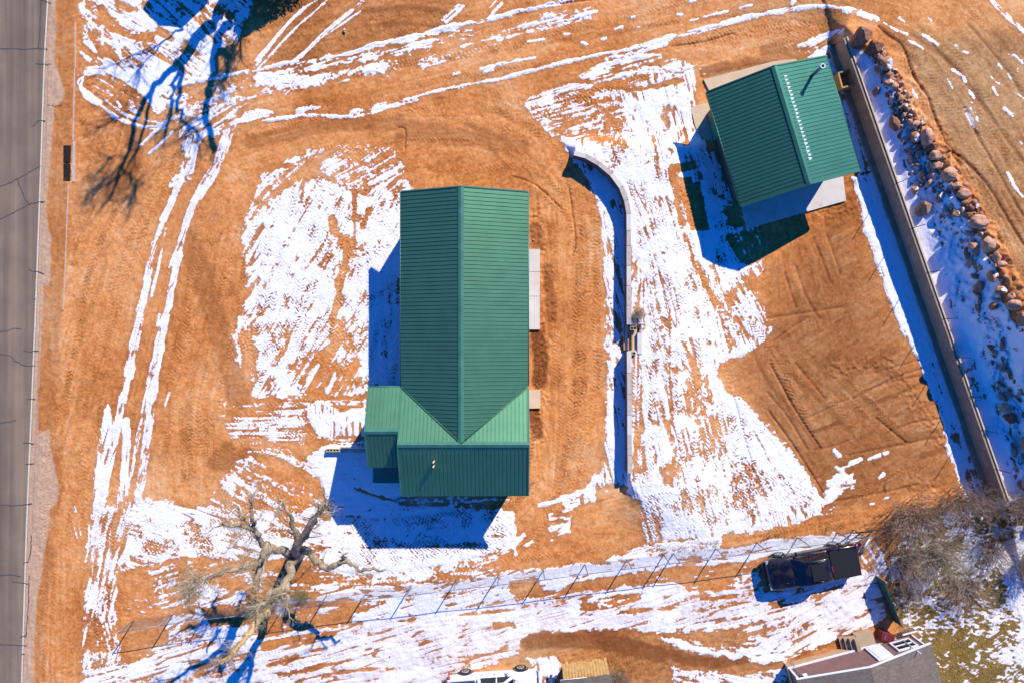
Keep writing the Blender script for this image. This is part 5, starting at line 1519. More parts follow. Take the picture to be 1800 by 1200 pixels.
def sprays(par, curve_, count, ln, spread, rad=.013, i0=0, bias=None):
    m = MB()
    for _ in range(count):
        i = r_.randrange(i0, len(curve_) - 1)
        d = (curve_[i + 1] - curve_[i]).normalized()
        twig_spray(m, curve_[i], (d * .6 + (bias or V3((0, 0, .35)))), ln, 2, r_, spread, rad, 2)
    m.build("twigs", M['twig'], par)
sprays(tree, lcs[0], 30, .9, .6, .014, 11); sprays(tree, lcs[6], 60, 1.1, .6, .015, 6); sprays(tree, lcs[3], 40, .9, .7, .014, 3); sprays(tree, lcs[9], 50, .9, .8, .013, 6)
sprays(tree, lcs[12], 34, 1.1, .8, .015, 0); sprays(tree, lcs[8], 12, .6, .6, .012, 11); sprays(tree, trunk, 30, .9, .9, .013, 5); sprays(tree, lcs[10], 22, 1.0, .8, .014, 3); sprays(tree, lcs[7], 20, .8, .7, .013, 6); sprays(tree, lcs[11], 20, .9, .7, .013, 4)
sprays(tree, lcs[6], 34, 1.4, .5, .013, 15)

# side branches with their own twigs, all over the crown
r_ = random.Random(77)
for ci, c in enumerate(lcs[:12]):
    for _ in range(5):
        i = r_.randrange(2, len(c) - 1)
        d = ((c[i + 1] - c[i]).normalized() + V3((r_.gauss(0, .8), r_.gauss(0, .8), r_.uniform(0, .6)))).normalized()
        L_ = r_.uniform(.7, 1.7); q = c[i].copy(); pts = [q]
        for k in range(4):
            d = (d + V3((r_.gauss(0, .35), r_.gauss(0, .35), r_.gauss(0, .2)))).normalized(); q = q + d * L_ / 4; pts.append(q.copy())
        m = MB(); m.tube(pts, [.05, .04, .03, .022, .012], 5)
        for p_ in pts[1:]: twig_spray(m, p_, d, .55, 3, r_, .7, .011, 2)
        m.build("small_branch", M['twig'], tree)
# tall trees standing beyond the top of the frame, whose shadows fall into it
def tree_from_shadows(name, label, base, lines, radii):
    b = at(*base)
    tr = empty(name, b)
    tag(tr, label, "tree")
    bd = V3((-.525, .851, 0))
    for j, (ln_, (r0, r1)) in enumerate(zip(lines, radii)):
        pts = []
        for (x, y) in ln_:
            al = ((x - base[0]) * -.525 + (y - base[1]) * .851) / S * math.tan(SUN_EL)
            pts.append(shadow_pt(x, y, max(al, .0)) - b)
        c = wiggle(pts, 4, .08, j + 5)
        m = MB(); m.tube(c, [r0 + (r1 - r0) * i / (len(c) - 1) for i in range(len(c))], 8 if r0 > .1 else 5)
        m.build("trunk" if j == 0 else "branch", M['bark'], tr)
        m = MB()
        if j > 0 or True:
            for _ in range(12 if j else 6):
                i = r_.randrange(len(c) // 2, len(c) - 1)
                twig_spray(m, c[i], (c[i + 1] - c[i]).normalized() + V3((0, 0, .3)), 1.8, 2, r_, .55, .022, 2)
            m.build("twigs", M['twig_grey'], tr)
tree_from_shadows("bare_tree", "tall bare tree beyond the top edge casting a forked shadow on the snow", (452, -92),
    [[(452,-92),(425,-45),(395,4),(358,58),(320,108)], [(320,108),(300,124),(264,164),(240,215),(216,290),(200,335),(176,372)], [(322,108),(306,150),(300,190),(289,245)], [(318,118),(316,160),(316,196),(330,220),(352,248)],
     [(262,166),(258,210),(243,262),(208,310),(165,335)], [(216,290),(190,310),(150,350)], [(215,295),(238,330),(228,350)], [(322,52),(290,70),(250,96),(170,124)], [(292,70),(262,104),(240,134)], [(264,164),(225,195),(172,225)], [(240,262),(200,275),(176,300)], [(243,250),(236,290),(240,325)]],
    [(.46,.32),(.24,.05),(.16,.08),(.16,.05),(.12,.03),(.08,.02),(.08,.02),(.07,.02),(.05,.02),(.05,.015),(.05,.015),(.06,.02)])
tree_from_shadows("bare_tree", "second tall bare tree beyond the top edge casting a long crooked shadow", (470, -118),
    [[(470,-118),(440,-60),(412,2),(392,55),(378,92)], [(378,92),(376,130),(366,170),(366,215),(377,268)], [(380,88),(400,96),(398,130),(388,150)], [(425,45),(410,80),(396,115)], [(372,60),(360,66),(340,78)], [(366,215),(345,205),(330,218),(324,240)], [(440,20),(424,56),(425,110)], [(455,0),(440,30),(420,70),(400,108)], [(366,170),(372,140),(396,140)]],
    [(.36,.26),(.26,.14),(.2,.08),(.05,.02),(.06,.02),(.07,.03),(.04,.015),(.05,.015),(.09,.04)])
# unseen shed and conifer, added to cast the shadows along the top edge
def offshadow(px, py, z): return shadow_pt(px, py, z)
sh = empty("unseen_shed", shadow_pt(305, -40, 4.0) * 1.0)
sh.location.z = 0
tag(sh, "unseen shed added beyond the top edge to cast the blue shadow on the snow", "shed")
m = MB()
tip = [offshadow(250, 18, 4.6), offshadow(278, 44, 4.9), offshadow(320, 50, 5.2), offshadow(360, 12, 4.6)]  # roof outline shaped backwards from the shadow it has to cast
a = [tip[0] - sh.location, tip[1] - sh.location, tip[2] - sh.location, tip[3] - sh.location]
back = V3((SAZ.x, SAZ.y, 0)) * 5.5
foot = [(p.x, p.y) for p in (a[0] + back * .1, a[1], a[2], a[3] + back * .1, a[3] + back, a[0] + back)]
m.prism(foot, 0, [4.4, 4.6, 4.9, 4.4, 4.4, 4.4]); m.build("wall", M['tan_wall'], sh)
rf = MB(); 
top = [p + V3((0, 0, 0)) for p in (a[0], a[1], a[2], a[3])] + [a[3] + back * 1.05, a[0] + back * 1.05]
rf.add(top + [p - V3((0, 0, .12)) for p in top], [(0, 1, 2, 3, 4, 5), (11, 10, 9, 8, 7, 6)] + [(i, (i + 1) % 6, (i + 1) % 6 + 6, i + 6) for i in range(6)])
rf.build("roof", M['trim'], sh)
cf = shadow_pt(500, -70, 0); 
con = empty("unseen_spruce", (cf.x, cf.y, 0)); tag(con, "unseen dense spruce added beyond the top edge to cast a ragged dark shadow", "tree")  # unseen conifer, added for its ragged shadow
M['needles'] = simple("spruce_needles", srgb(44, 62, 36), scale=4, rough=.8)
m = MB(); m.tube([(0, 0, 0), (0, 0, 3.4)], [.25, .1], 8); m.build("trunk", M['bark'], con)
m = MB()
for _ in range(5200):
    z = .3 + 3.6 * r_.random() ** 1.1
    rad = 2.4 * (1 - max(z - 1.2, 0) / 3.2) * math.sqrt(r_.random()); an = r_.uniform(0, 6.283)
    c = V3((rad * math.cos(an), rad * math.sin(an), z)); d1 = V3((r_.gauss(0, 1), r_.gauss(0, 1), r_.gauss(0, .5))).normalized() * .22; d2 = V3((r_.gauss(0, 1), r_.gauss(0, 1), r_.gauss(0, 1))).normalized() * .1
    m.add([c - d1, c + d2, c + d1], [(0, 1, 2)])
m.build("crown", M['needles'], con)

# ------------------------------------------------------------------ bare bushes at the lower right
def bush(px, py, rx, ry, hgt, n, label, seed, name="bare_shrub", mat='twig_grey', rad=.011, lean=V3((0, 0, 0)), grp="bare shrubs in the lower right corner"):
    r = random.Random(seed)
    c = at(px, py, 0); gz = ground_z(c.x, c.y); c.z = gz
    o = empty(name, c)
    tag(o, label, "shrub", grp)
    st_ = MB(); tw = MB()
    for i in range(n):
        an = r.uniform(0, 6.283); q = math.sqrt(r.random())
        tx, ty = rx / S * q * math.cos(an), ry / S * q * math.sin(an)
        bz = r.uniform(0, .1)
        b0 = V3((tx * r.uniform(.05, .75) + r.gauss(0, .15), ty * r.uniform(.05, .75) + r.gauss(0, .15), 0))
        tipz = hgt * r.uniform(.45, 1.0) * (1 - .45 * q * q)
        tip_ = V3((tx, ty, tipz)) + lean * r.random()
        mid = (b0 + tip_) / 2 + V3((r.gauss(0, .14), r.gauss(0, .14), .12 * hgt))
        c_ = wiggle([b0, mid, tip_], 3, .05, r.random())
        st_.tube(c_, [rad * (1.5 - 1.1 * k / (len(c_) - 1)) for k in range(len(c_))], 3, cap=False)
        for _ in range(3):
            i_k = r.randrange(2, len(c_))
            twig_spray(tw, c_[i_k], (c_[-1] - c_[0]).normalized() * .7, .55, 1, r, .8, rad * .7, 1)
    st_.build("stems", M[mat], o); tw.build("twigs", M[mat], o)
    return o
bush(1600, 905, 70, 52, 3.0, 250, "wide tangled grey shrub between the fence end and the concrete wall", 1)
bush(1690, 880, 66, 44, 2.9, 200, "dense grey shrub hiding the lower end of the concrete wall", 2)
bush(1770, 880, 52, 52, 2.6, 150, "grey bare shrub at the right edge above the snowy hollow", 3)
bush(1640, 975, 72, 52, 2.8, 260, "sprawling pale twigged shrub above the lawn", 4, mat='twig')
bush(1740, 960, 48, 44, 2.4, 120, "thin reddish bare shrub leaning over the blue shaded snow", 5)
bush(1580, 985, 40, 50, 2.4, 150, "narrow bare shrub behind the parked black pickup", 6)
bush(1590, 1040, 26, 34, 1.6, 70, "small brown shrub beside the dark green fence panel", 7)
bush(1795, 990, 30, 46, 2.2, 150, "sparse bare shrub cut by the right edge", 8)
bush(1690, 1030, 60, 46, 2.0, 150, "low thin shrub fading into the snowy lawn", 9)
bush(1118, 555, 5, 7, .5, 60, "small dry bush against the curved wall above the steps", 12, "dry_bush", 'twig', .008, grp=None)
bush(1085, 1192, 24, 14, .7, 150, "low brown scrub right of the slatted shed", 13, "low_scrub", 'twig_grey', .008, grp=None)
bush(1772, 484, 6, 8, .4, 70, "tuft of yellow grass beside the striped boulder on the crest", 14, "grass_tuft", 'straw', .006, grp=None)
bush(530, 1045, 14, 8, .35, 120, "yellowish grass clump under the cottonwood by the fence", 15, "grass_clump", 'straw', .006, grp=None)
# dry grass: along the fence, over the lawn
gm = MB(); r2 = random.Random(3)
def blade(x, y, h, w=.012):
    p = at(x, y); z = ground_z(p.x, p.y)
    an = r2.uniform(0, 6.28); l_ = V3((r2.gauss(0, .4), r2.gauss(0, .4), 1)).normalized() * h
    s_ = V3((math.cos(an), math.sin(an), 0)) * w
    b_ = V3((p.x, p.y, z))
    gm.add([b_ - s_, b_ + s_, b_ + l_], [(0, 1, 2)])
fl_ = [(500,1050),(575,1040),(723,1020),(955,994),(1102,974),(1183,962),(1330,944),(1500,924)]
for _ in range(2600):
    x = r2.uniform(500, 1500) if r2.random() < .5 else r2.uniform(1150, 1500)
    y = np.interp(x, [p[0] for p in fl_], [p[1] for p in fl_]) + r2.gauss(2, 6)
    if vn(np.array([x / 22.0]), np.array([y / 12.0]), 3)[0] < .5: continue
    blade(x, y, r2.uniform(.1, .3))
for _ in range(16000):
    x, y = r2.uniform(1560, 1800), r2.uniform(1000, 1240)
    if x < 1560 + (y - 1000) * .35: continue
    if vn(np.array([x / 16.0]), np.array([y / 9.0]), 5)[0] < .42: continue
    blade(x, y, r2.uniform(.05, .16), .014)
for _ in range(900):
    x, y = r2.gauss(335, 25), r2.gauss(1015, 14)
    blade(x, y, r2.uniform(.1, .35))
for _ in range(700):
    x, y = r2.gauss(1080, 22), r2.gauss(1170, 12)
    blade(x, y, r2.uniform(.05, .2))
tag(gm.build("dry_grass", M['straw']), "dry straw coloured grass along the fence and over the lawn", kind='stuff')
# ------------------------------------------------------------------ pickups
def paint(name, c, rough=.25):
    t = NT(name)
    co = t.pos()
    dust = t.noise(1.5, 5, co)
    t.l(t.mix(t.maprange(dust, .45, .75, 0, .18), c, srgb(150, 120, 92)), t.b.inputs['Base Color'])
    t.b.inputs['Roughness'].default_value = rough
    t.b.inputs['Coat Weight'].default_value = .5
    t.b.inputs['Coat Roughness'].default_value = .08
    return t.m
M['black_paint'] = paint("black_car_paint", srgb(16, 15, 18))
M['white_paint'] = paint("white_car_paint", srgb(226, 226, 230))
def plain(name, c, rough=.3, metal=0, emit=None):
    t = NT(name)
    co = t.pos()
    t.l(t.mix(t.maprange(t.noise(6, 4, co), .4, .7, 0, .25), c, tuple(x * .7 for x in c[:3]) + (1,)), t.b.inputs['Base Color'])
    t.b.inputs['Roughness'].default_value = rough; t.b.inputs['Metallic'].default_value = metal
    return t.m
M['glass'] = plain("tinted_glass", srgb(16, 24, 34), .08)
M['tyre'] = plain("tyre_rubber", srgb(34, 32, 32), .85)
M['rim'] = plain("alloy_rim", srgb(186, 186, 190), .3, .7)
M['tonneau'] = plain("black_vinyl", srgb(13, 13, 14), .75)
M['red_lens'] = plain("red_lens", srgb(190, 24, 34), .25)
M['clear_lens'] = plain("clear_lens", srgb(200, 205, 210), .1)
M['chrome'] = plain("chrome", srgb(200, 200, 205), .15, .9)
M['bed_blue'] = plain("blue_grey_bed_liner", srgb(58, 82, 108), .5)
def loft(mb, secs, smooth=True, cap=True):
    """secs: list of lists of (x,y,z), same count"""
    n = len(secs[0]); vs = [p for s_ in secs for p in s_]; fs = []
    for i in range(len(secs) - 1):
        for k in range(n):
            k2 = (k + 1) % n
            fs.append((i * n + k, (i + 1) * n + k, (i + 1) * n + k2, i * n + k2))
    mb.add(vs, fs, smooth)
    if cap: mb.add(secs[0], [tuple(range(n))]); mb.add(secs[-1], [tuple(range(n - 1, -1, -1))])
def bev(o, w=.02, seg=2):
    b = o.modifiers.new("edge", 'BEVEL'); b.width = w; b.segments = seg; b.limit_method = 'ANGLE'; b.angle_limit = R(35)
def pickup(name, label, loc_, rz, pm, cover, W_=1.98, L_=5.75):
    """front towards +x"""
    v = empty(name, loc_, rz); tag(v, label, "pickup truck")
    h = W_ / 2
    # x, half width low, half width shoulder, shoulder z, top z, bottom z
    st_ = [(L_/2, .62, .60, .62, .78, .45), (L_/2-.06, .80, .80, .80, .92, .40), (L_/2-.22, .92, .91, .92, 1.02, .36), (L_/2-.55, .98, .96, .98, 1.08, .34), (L_/2-1.0, .99, .97, 1.0, 1.13, .34),
           (L_/2-1.42, .99, .97, 1.02, 1.16, .34), (L_/2-1.6, .99, .97, 1.03, 1.14, .34), (.0, 1.0, .975, 1.05, 1.12, .34), (-.6, 1.0, .975, 1.06, 1.12, .34), (-.95, 1.0, .975, 1.06, 1.10, .36), (-.99, .99, .965, 1.06, 1.10, .36), (-1.03, 1.0, .975, 1.07, 1.12, .36),
           (-2.0, .995, .965, 1.07, 1.12, .40), (-L_/2+.12, .98, .955, 1.07, 1.12, .44), (-L_/2, .93, .92, 1.03, 1.06, .48)]
    secs = []
    for (x, wl, ws, zs, zt, zb) in st_:
        wl *= h; ws *= h
        secs.append([(x, -wl * .93, zb), (x, -wl, zb + .15), (x, -wl, (zb + zs) / 2 + .1), (x, -ws, zs), (x, -ws * .90, zt - .015), (x, -ws * .5, zt + .015), (x, 0, zt + .025),
                     (x, ws * .5, zt + .015), (x, ws * .90, zt - .015), (x, ws, zs), (x, wl, (zb + zs) / 2 + .1), (x, wl, zb + .15), (x, wl * .93, zb)])
    m = MB(); loft(m, secs); body = m.build("body", pm, v)
    # cab
    zc, zr_ = 1.09, 1.78
    cab = [(1.42, .80, 1.10, 1.11), (1.30, .83, 1.10, 1.16), (.72, .735, 1.10, 1.66), (.52, .72, 1.10, 1.755), (.1, .72, 1.10, 1.80), (-.45, .72, 1.10, 1.79), (-.72, .71, 1.10, 1.755), (-.84, .73, 1.10, 1.64), (-.97, .82, 1.10, 1.12)]
    secs = []
    for (x, wt, zb, zt) in cab:
        wb = .875 * 1.0
        wb_ = wb * h / .99; wt_ = wt * h / .99
        k = (zt - 1.10) / .7
        wt2 = wb_ + (wt_ - wb_) * min(1, max(k, 0) * 1.0) if k < 1 else wt_
        secs.append([(x, -wb_, 1.08), (x, -(wb_ + (wt2 - wb_) * .5), 1.08 + (zt - 1.08) * .5), (x, -wt2, zt - .04 * k), (x, -wt2 * .9, zt), (x, 0, zt + .02 * k), (x, wt2 * .9, zt), (x, wt2, zt - .04 * k), (x, wb_ + (wt2 - wb_) * .5, 1.08 + (zt - 1.08) * .5), (x, wb_, 1.08)])
    m = MB(); loft(m, secs); cabo = m.build("cab", pm, v)
    def quad(nm, pts, mat, par=v, th=.012):
        pts = [V3(p) for p in pts]
        n = (pts[1] - pts[0]).cross(pts[2] - pts[0]).normalized() * th
        mm = MB(); k = len(pts)
        mm.add([p - n for p in pts] + [p + n for p in pts], [tuple(range(k - 1, -1, -1)), tuple(range(k, 2 * k))] + [(i, (i + 1) % k, (i + 1) % k + k, i + k) for i in range(k)])
        return mm.build(nm, mat, par)
    q = h / .99
    quad("windscreen", [(1.30, -.74 * q, 1.175), (1.30, .74 * q, 1.175), (.74, .64 * q, 1.665), (.74, -.64 * q, 1.665)], M['glass'])
    quad("rear_window", [(-.955, .66 * q, 1.18), (-.955, -.66 * q, 1.18), (-.85, -.60 * q, 1.62), (-.85, .60 * q, 1.62)], M['glass'])
    for s_ in (-1, 1):
        for (xa, xb, xc, xd) in ((1.16, .30, .30, .70), (.22, -.74, -.70, .22)):
            quad("side_window", [(xa, s_ * .872 * q, 1.14), (xb, s_ * .872 * q, 1.14), (xc, s_ * .752 * q, 1.62), (xd, s_ * .752 * q, 1.62)], M['glass'], th=.016)
        m = MB(); m.box((.98, s_ * (h + .13), 1.20), (.13, .26, .18)); o = m.build("mirror", pm, v); bev(o, .04)
        m = MB(); m.box((L_/2 - .20, s_ * .74 * q, .84), (.30, .34, .15)); o = m.build("headlight", M['clear_lens'], v); bev(o, .04); 
        m = MB(); m.box((-L_/2 + .07, s_ * .90 * q, .90), (.16, .13, .36)); o = m.build("tail_light", M['red_lens'], v); bev(o, .02)
        for xd in (.12, -.66): 
            m = MB(); m.box((xd, s_ * (h * 1.0 + .01), .98), (.18, .03, .035)); m.build("door_handle", M['chrome'] if pm.name.startswith("white") else M['tonneau'], v)
        for xw in (1.78, -1.72):
            w_ = empty("wheel", (xw, s_ * (h - .10), .38)); w_.parent = v
            m = MB(); m.tube([(0, -.13 * s_, 0), (0, -.10 * s_, 0), (0, .12 * s_, 0), (0, .16 * s_, 0)], [.34, .385, .385, .345], 28); m.build("tyre", M['tyre'], w_)
            m = MB(); m.tube([(0, .155 * s_, 0), (0, .172 * s_, 0)], [.25, .235], 20); m.build("rim", M['rim'], w_)
            m = MB()
            for k in range(6):
                a_ = k * math.pi / 3 + .3
                m.tube([(.135 * math.cos(a_), .170 * s_, .135 * math.sin(a_)), (.135 * math.cos(a_), .178 * s_, .135 * math.sin(a_))], .045, 8)
            m.build("rim_hole", M['tonneau'], w_)
            # arch
            m = MB()
            arc_ = [(xw + .47 * math.cos(t_), .38 + .47 * math.sin(t_)) for t_ in [i * math.pi / 10 for i in range(11)]]
            m.tube([(a[0], s_ * (h + .0), a[1]) for a in arc_], .035, 5); m.build("wheel_arch", pm if cover else M['tonneau'], v)
    m = MB(); m.box((L_/2 + .03, 0, .56), (.16, W_ * .82, .20)); o = m.build("front_bumper", M['chrome'] if not cover else pm, v); bev(o, .05, 3)
    m = MB(); m.box((-L_/2 - .06, 0, .56), (.16, W_ * .88, .20)); o = m.build("rear_bumper", M['chrome'] if not cover else pm, v); bev(o, .05, 3)
    m = MB(); m.box((L_/2 - .03, 0, .74), (.10, W_ * .5, .22)); m.build("grille", M['tonneau'], v)
    # hood creases
    for s_ in (-1, 1):
        m = MB(); m.tube([(L_/2 - .35, s_ * .50 * q, 1.07), (L_/2 - 1.0, s_ * .56 * q, 1.145), (1.45, s_ * .62 * q, 1.175)], .016, 4); m.build("hood_crease", pm, v)
        m = MB(); m.tube([(.55, s_ * .60 * q, 1.80), (-.62, s_ * .60 * q, 1.80)], .018, 5); m.build("roof_rail", pm, v)
    m = MB(); m.box((1.37, 0, 1.155), (.07, 1.35 * q, .03)); m.build("wiper_cowl", M['tonneau'], v)
    for s_ in (-.5, .15):
        m = MB(); m.tube([(1.36, s_ * 1.2, 1.19), (1.16, s_ * 1.2 + .42, 1.33)], .012, 4); m.build("wiper", M['tonneau'], v)
    m = MB(); m.box((-.88, 0, 1.72), (.05, .34, .04)); m.build("brake_light", M['red_lens'], v)
    if cover:
        m = MB(); m.box((-1.93, 0, 1.155), (1.72, W_ * .86, .05)); o = m.build("tonneau_cover", M['tonneau'], v); bev(o, .02)
        m = MB(); m.box((0.0, 0, 1.822), (.85, 1.0 * q, .012)); m.build("sunroof", M['tonneau'], v)
    else:
        m = MB(); m.box((-1.93, 0, 1.150), (1.66, W_ * .80, .035)); m.build("bed_liner", M['bed_blue'], v)
        for s_ in (-1, 1):
            m = MB(); m.box((-1.93, s_ * W_ * .43, 1.165), (1.78, .12, .07)); o = m.build("bed_rail", pm, v); bev(o, .02)
        m = MB(); m.box((-L_/2 + .08, 0, 1.155), (.10, W_ * .82, .08)); o = m.build("tailgate", pm, v); bev(o, .02)
    return v
pickup("black_pickup", "black crew cab pickup with a flat black bed cover, parked under the fence", at(1430, 997) - V3((.45, -.30, 0)), math.pi + R(11.0), M['black_paint'], True, 2.02, 5.75)
pickup("white_pickup", "white crew cab pickup at the bottom edge with its wheels turned to the drive", at(868, 1199), R(4.0), M['white_paint'], False, 2.0, 5.55)

# ------------------------------------------------------------------ mobile home, lower right
hz = 2.45
GL, GR, GP = at(1405, 1197, hz), at(1635, 1135, hz), at(1532, 1178, 3.2)
gd = (GR - GL); gw = gd.length; ga = math.atan2(gd.y, gd.x)
home = empty("mobile_home", GL * 1.0, ga); home.location.z = 0
tag(home, "brown sided mobile home with grey shingle roof and white trim in the lower right", "house")
def siding(name, c):
    t = NT(name); co = t.coord()
    t.l(t.mix(t.maprange(t.noise(2.0, 5, co), .35, .65), tuple(x * .85 for x in c[:3]) + (1,), c), t.b.inputs['Base Color'])
    t.b.inputs['Roughness'].default_value = .65
    return t.m
M['mauve'] = siding("brown_lap_siding", srgb(132, 98, 92))
M['skirt'] = simple("tan_skirting", srgb(196, 160, 124), scale=4, rough=.8)
t = NT("grey_shingle"); co = t.coord()
bk = t.n("ShaderNodeTexBrick"); bk.inputs['Scale'].default_value = 3.2; bk.inputs['Mortar Size'].default_value = .012
bk.inputs['Color1'].default_value = srgb(136, 122, 106); bk.inputs['Color2'].default_value = srgb(114, 100, 86); bk.inputs['Mortar'].default_value = srgb(66, 60, 58)
t.l(co, bk.inputs['Vector'])
t.l(t.mix(t.maprange(t.noise(1.4, 6, co, .7), .4, .66, 0, .5), bk.outputs[0], srgb(96, 82, 70)), t.b.inputs['Base Color'])
t.b.inputs['Roughness'].default_value = .95
M['shingle'] = t.m
pk = (GP - GL).dot(gd.normalized())
D_ = 9.0
w = MB()
w.prism([(.12, -D_), (gw - .12, -D_), (gw - .12, -.12), (pk, -.12), (.12, -.12), ], 0.66, [hz - .02, hz - .02, hz - .02, 3.1, hz - .02])
w.build("wall", M['mauve'], home)
w = MB(); w.prism([(.05, -D_), (gw - .05, -D_), (gw - .05, -.06), (.05, -.06)], 0, .64); w.build("skirting", M['skirt'], home)
for k in range(12):
    m = MB(); m.box((gw / 2, -.108, .82 + k * .14), (gw - .26 if k < 11 else gw * .5, .03, .022)); m.build("siding_board", M['mauve'], home)
for (x0, x1, z0, z1) in ((-.12, pk, hz, 3.2), (pk, gw + .12, 3.2, hz)):
    m = MB(); y0, y1 = .12, -D_ - .2
    vs = [(x0, y0, z0), (x1, y0, z1), (x1, y1, z1), (x0, y1, z0)]
    m.add([V3(v) for v in vs] + [V3(v) - V3((0, 0, .12)) for v in vs], [(3, 2, 1, 0), (4, 5, 6, 7), (0, 1, 5, 4), (1, 2, 6, 5), (2, 3, 7, 6), (3, 0, 4, 7)])
    m.build("roof", M['shingle'], home)
    m = MB(); a_, b_ = V3((x0, y0 + .012, z0)), V3((x1, y0 + .012, z1)); 
    m.hexa([a_ + V3((0, 0, -.15)), b_ + V3((0, 0, -.15)), b_ + V3((0, .035, -.15)), a_ + V3((0, .035, -.15)), a_ + V3((0, 0, .02)), b_ + V3((0, 0, .02)), b_ + V3((0, .035, .02)), a_ + V3((0, .035, .02))])
    m.build("rake_trim", M['white'], home)
m = MB(); m.box((gw / 2 - 1.2, -.07, .68), (gw - 2.4, .09, .09)); m.build("bottom_trim", M['white'], home)
for x in (.10, gw - .10):
    m = MB(); m.box((x, -.09, 1.55), (.10, .09, 1.75)); m.build("corner_trim", M['white'], home)
def onwall(px, py, z):    # x along the gable wall of a photo pixel at height z
    return (at(px, py, z) - V3((GL.x, GL.y, z))).dot(V3((math.cos(ga), math.sin(ga), 0)))
xd0, xd1 = onwall(1521, 1143, .75), onwall(1547, 1135, .75)
dd = empty("door", ((xd0 + xd1) / 2, 0, 0)); dd.parent = home
m = MB(); m.box((0, -.06, 1.55), (abs(xd1 - xd0), .08, 1.66)); m.build("frame", M['white'], dd)
m = MB(); m.box((0.03, -.012, 1.52), (abs(xd1 - xd0) - .24, .03, 1.5)); m.build("panel", M['white'], dd)
xw0, xw1 = onwall(1565, 1140, .9), onwall(1599, 1129, .9)
wd = empty("window", ((xw0 + xw1) / 2, 0, 0)); wd.parent = home
ww = abs(xw1 - xw0)
m = MB()
for (cx, cz, sx, sz) in ((0, .98, ww, .09), (0, 1.95, ww, .09), (-ww / 2 + .045, 1.465, .09, .88), (ww / 2 - .045, 1.465, .09, .88), (0, 1.465, ww - .18, .05)): m.box((cx, -.06, cz), (sx, .10, sz))
m.build("frame", M['white'], wd)
m = MB(); m.box((0, -.085, 1.465), (ww - .16, .04, .9)); m.build("pane", M['glass'], wd)
m = MB(); m.box((.55, .02, 2.05), (.24, .16, .22)); m.build("lamp", M['white'], home)
m = MB(); m.tube([(.45, .02, .2), (.45, .02, 1.95)], .018, 5); m.build("conduit", M['galv'], home)
m = MB(); m.tube([(gw - .9, 0.0, 1.1), (gw - .9, .03, 3.0)], .03, 6); m.build("mast", M['white'], home)
m = MB(); m.box((pk - .2, -2.2, 3.28), (.34, .34, .30)); m.build("roof_vent", M['galv'], home)
# steps and landing
lx0 = onwall(1508, 1140, .6)
stp = empty("concrete_steps", at(1500, 1132), ga)
tag(stp, "concrete steps with four treads rising to a landing at the mobile home door", "steps")
def sl_(px, py, z): 
    p = at(px, py, z) - stp.location; c, s_ = math.cos(-ga), math.sin(-ga)
    return (p.x * c - p.y * s_, p.x * s_ + p.y * c)
x0, _a = sl_(1478, 1135, .2); x1, _b = sl_(1508, 1128, .6)
yl, yh = sl_(1500, 1146, .5)[1], sl_(1500, 1119, .5)[1]
M['conc_br'] = concrete("brownish_concrete", srgb(176, 152, 124), .8)
for k in range(4):
    a0 = x0 + (x1 - x0) * k / 4
    m = MB(); m.box((a0 + (x1 - x0) / 8, (yl + yh) / 2, .075 * (k + 1) * 1.9 / 1.0 / 1.0), ((x1 - x0) / 4, yh - yl, .15 * (k + 1) * .95)); m.build("tread", M['conc_br'], stp)
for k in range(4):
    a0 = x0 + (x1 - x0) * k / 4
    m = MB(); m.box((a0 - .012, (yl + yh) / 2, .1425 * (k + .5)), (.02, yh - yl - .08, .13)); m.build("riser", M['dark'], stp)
xe = sl_(1536, 1118, .6)[0]
m = MB(); m.box(((x1 + xe) / 2 + .006, (yl + yh) / 2 - .02, .30), (xe - x1, (yh - yl) + .10, .60)); m.build("landing", M['conc_br'], stp)
# wood deck, bin
dk = empty("wooden_deck", at(1573, 1122), ga)
tag(dk, "small slatted wooden deck under the mobile home window", "deck")
for k in range(9):
    m = MB(); m.box((-.75 + k * .19, 0, .38), (.15, 1.0, .04)); m.build("deck_board", M['wood'], dk)
for k in (-1, 1):
    m = MB(); m.box((0, k * .45, .33), (1.7, .08, .06)); m.build("joist", M['wood'], dk)
for k in range(7):
    m = MB(); m.box((.25 + k * .13, .62, .62), (.05, .05, .55)); m.build("baluster", M['wood'], dk)
m = MB(); m.box((.62, .62, .91), (.95, .08, .05)); m.build("handrail", M['white'], dk)
bn = empty("red_bin", at(1549, 1111), ga - .5)
tag(bn, "dark red lidded plastic bin beside the landing", "bin")
M['maroon'] = simple("dark_red_plastic", srgb(112, 36, 42), scale=6, rough=.5)
m = MB(); m.prism([(-.36, -.24), (.36, -.24), (.36, .24), (-.36, .24)], 0.02, .7); o = m.build("tub", M['maroon'], bn); bev(o, .04)
m = MB(); m.box((0, 0, .74), (.80, .56, .08)); o = m.build("lid", M['maroon'], bn); bev(o, .03)
m = MB(); m.box((-.16, 0, .785), (.04, .3, .012)); m.build("hinge_strip", M['galv'], bn)
m = MB(); m.box((.44, 0, .66), (.08, .5, .06)); m.build("handle", M['maroon'], bn)
gc = empty("green_can", at(1547, 1134)); tag(gc, "dark green round can in the shade beside the landing", "can")
M['dgreen'] = simple("dark_green_paint", srgb(38, 78, 66), scale=6, rough=.6)
m = MB(); m.tube([(0, 0, 0), (0, 0, .55), (0, 0, .6)], [.2, .22, .20], 16); m.build("drum", M['dgreen'], gc)
m = MB(); m.tube([(0, 0, .6), (0, 0, .64)], [.225, .17], 16); m.build("lid", M['dgreen'], gc)
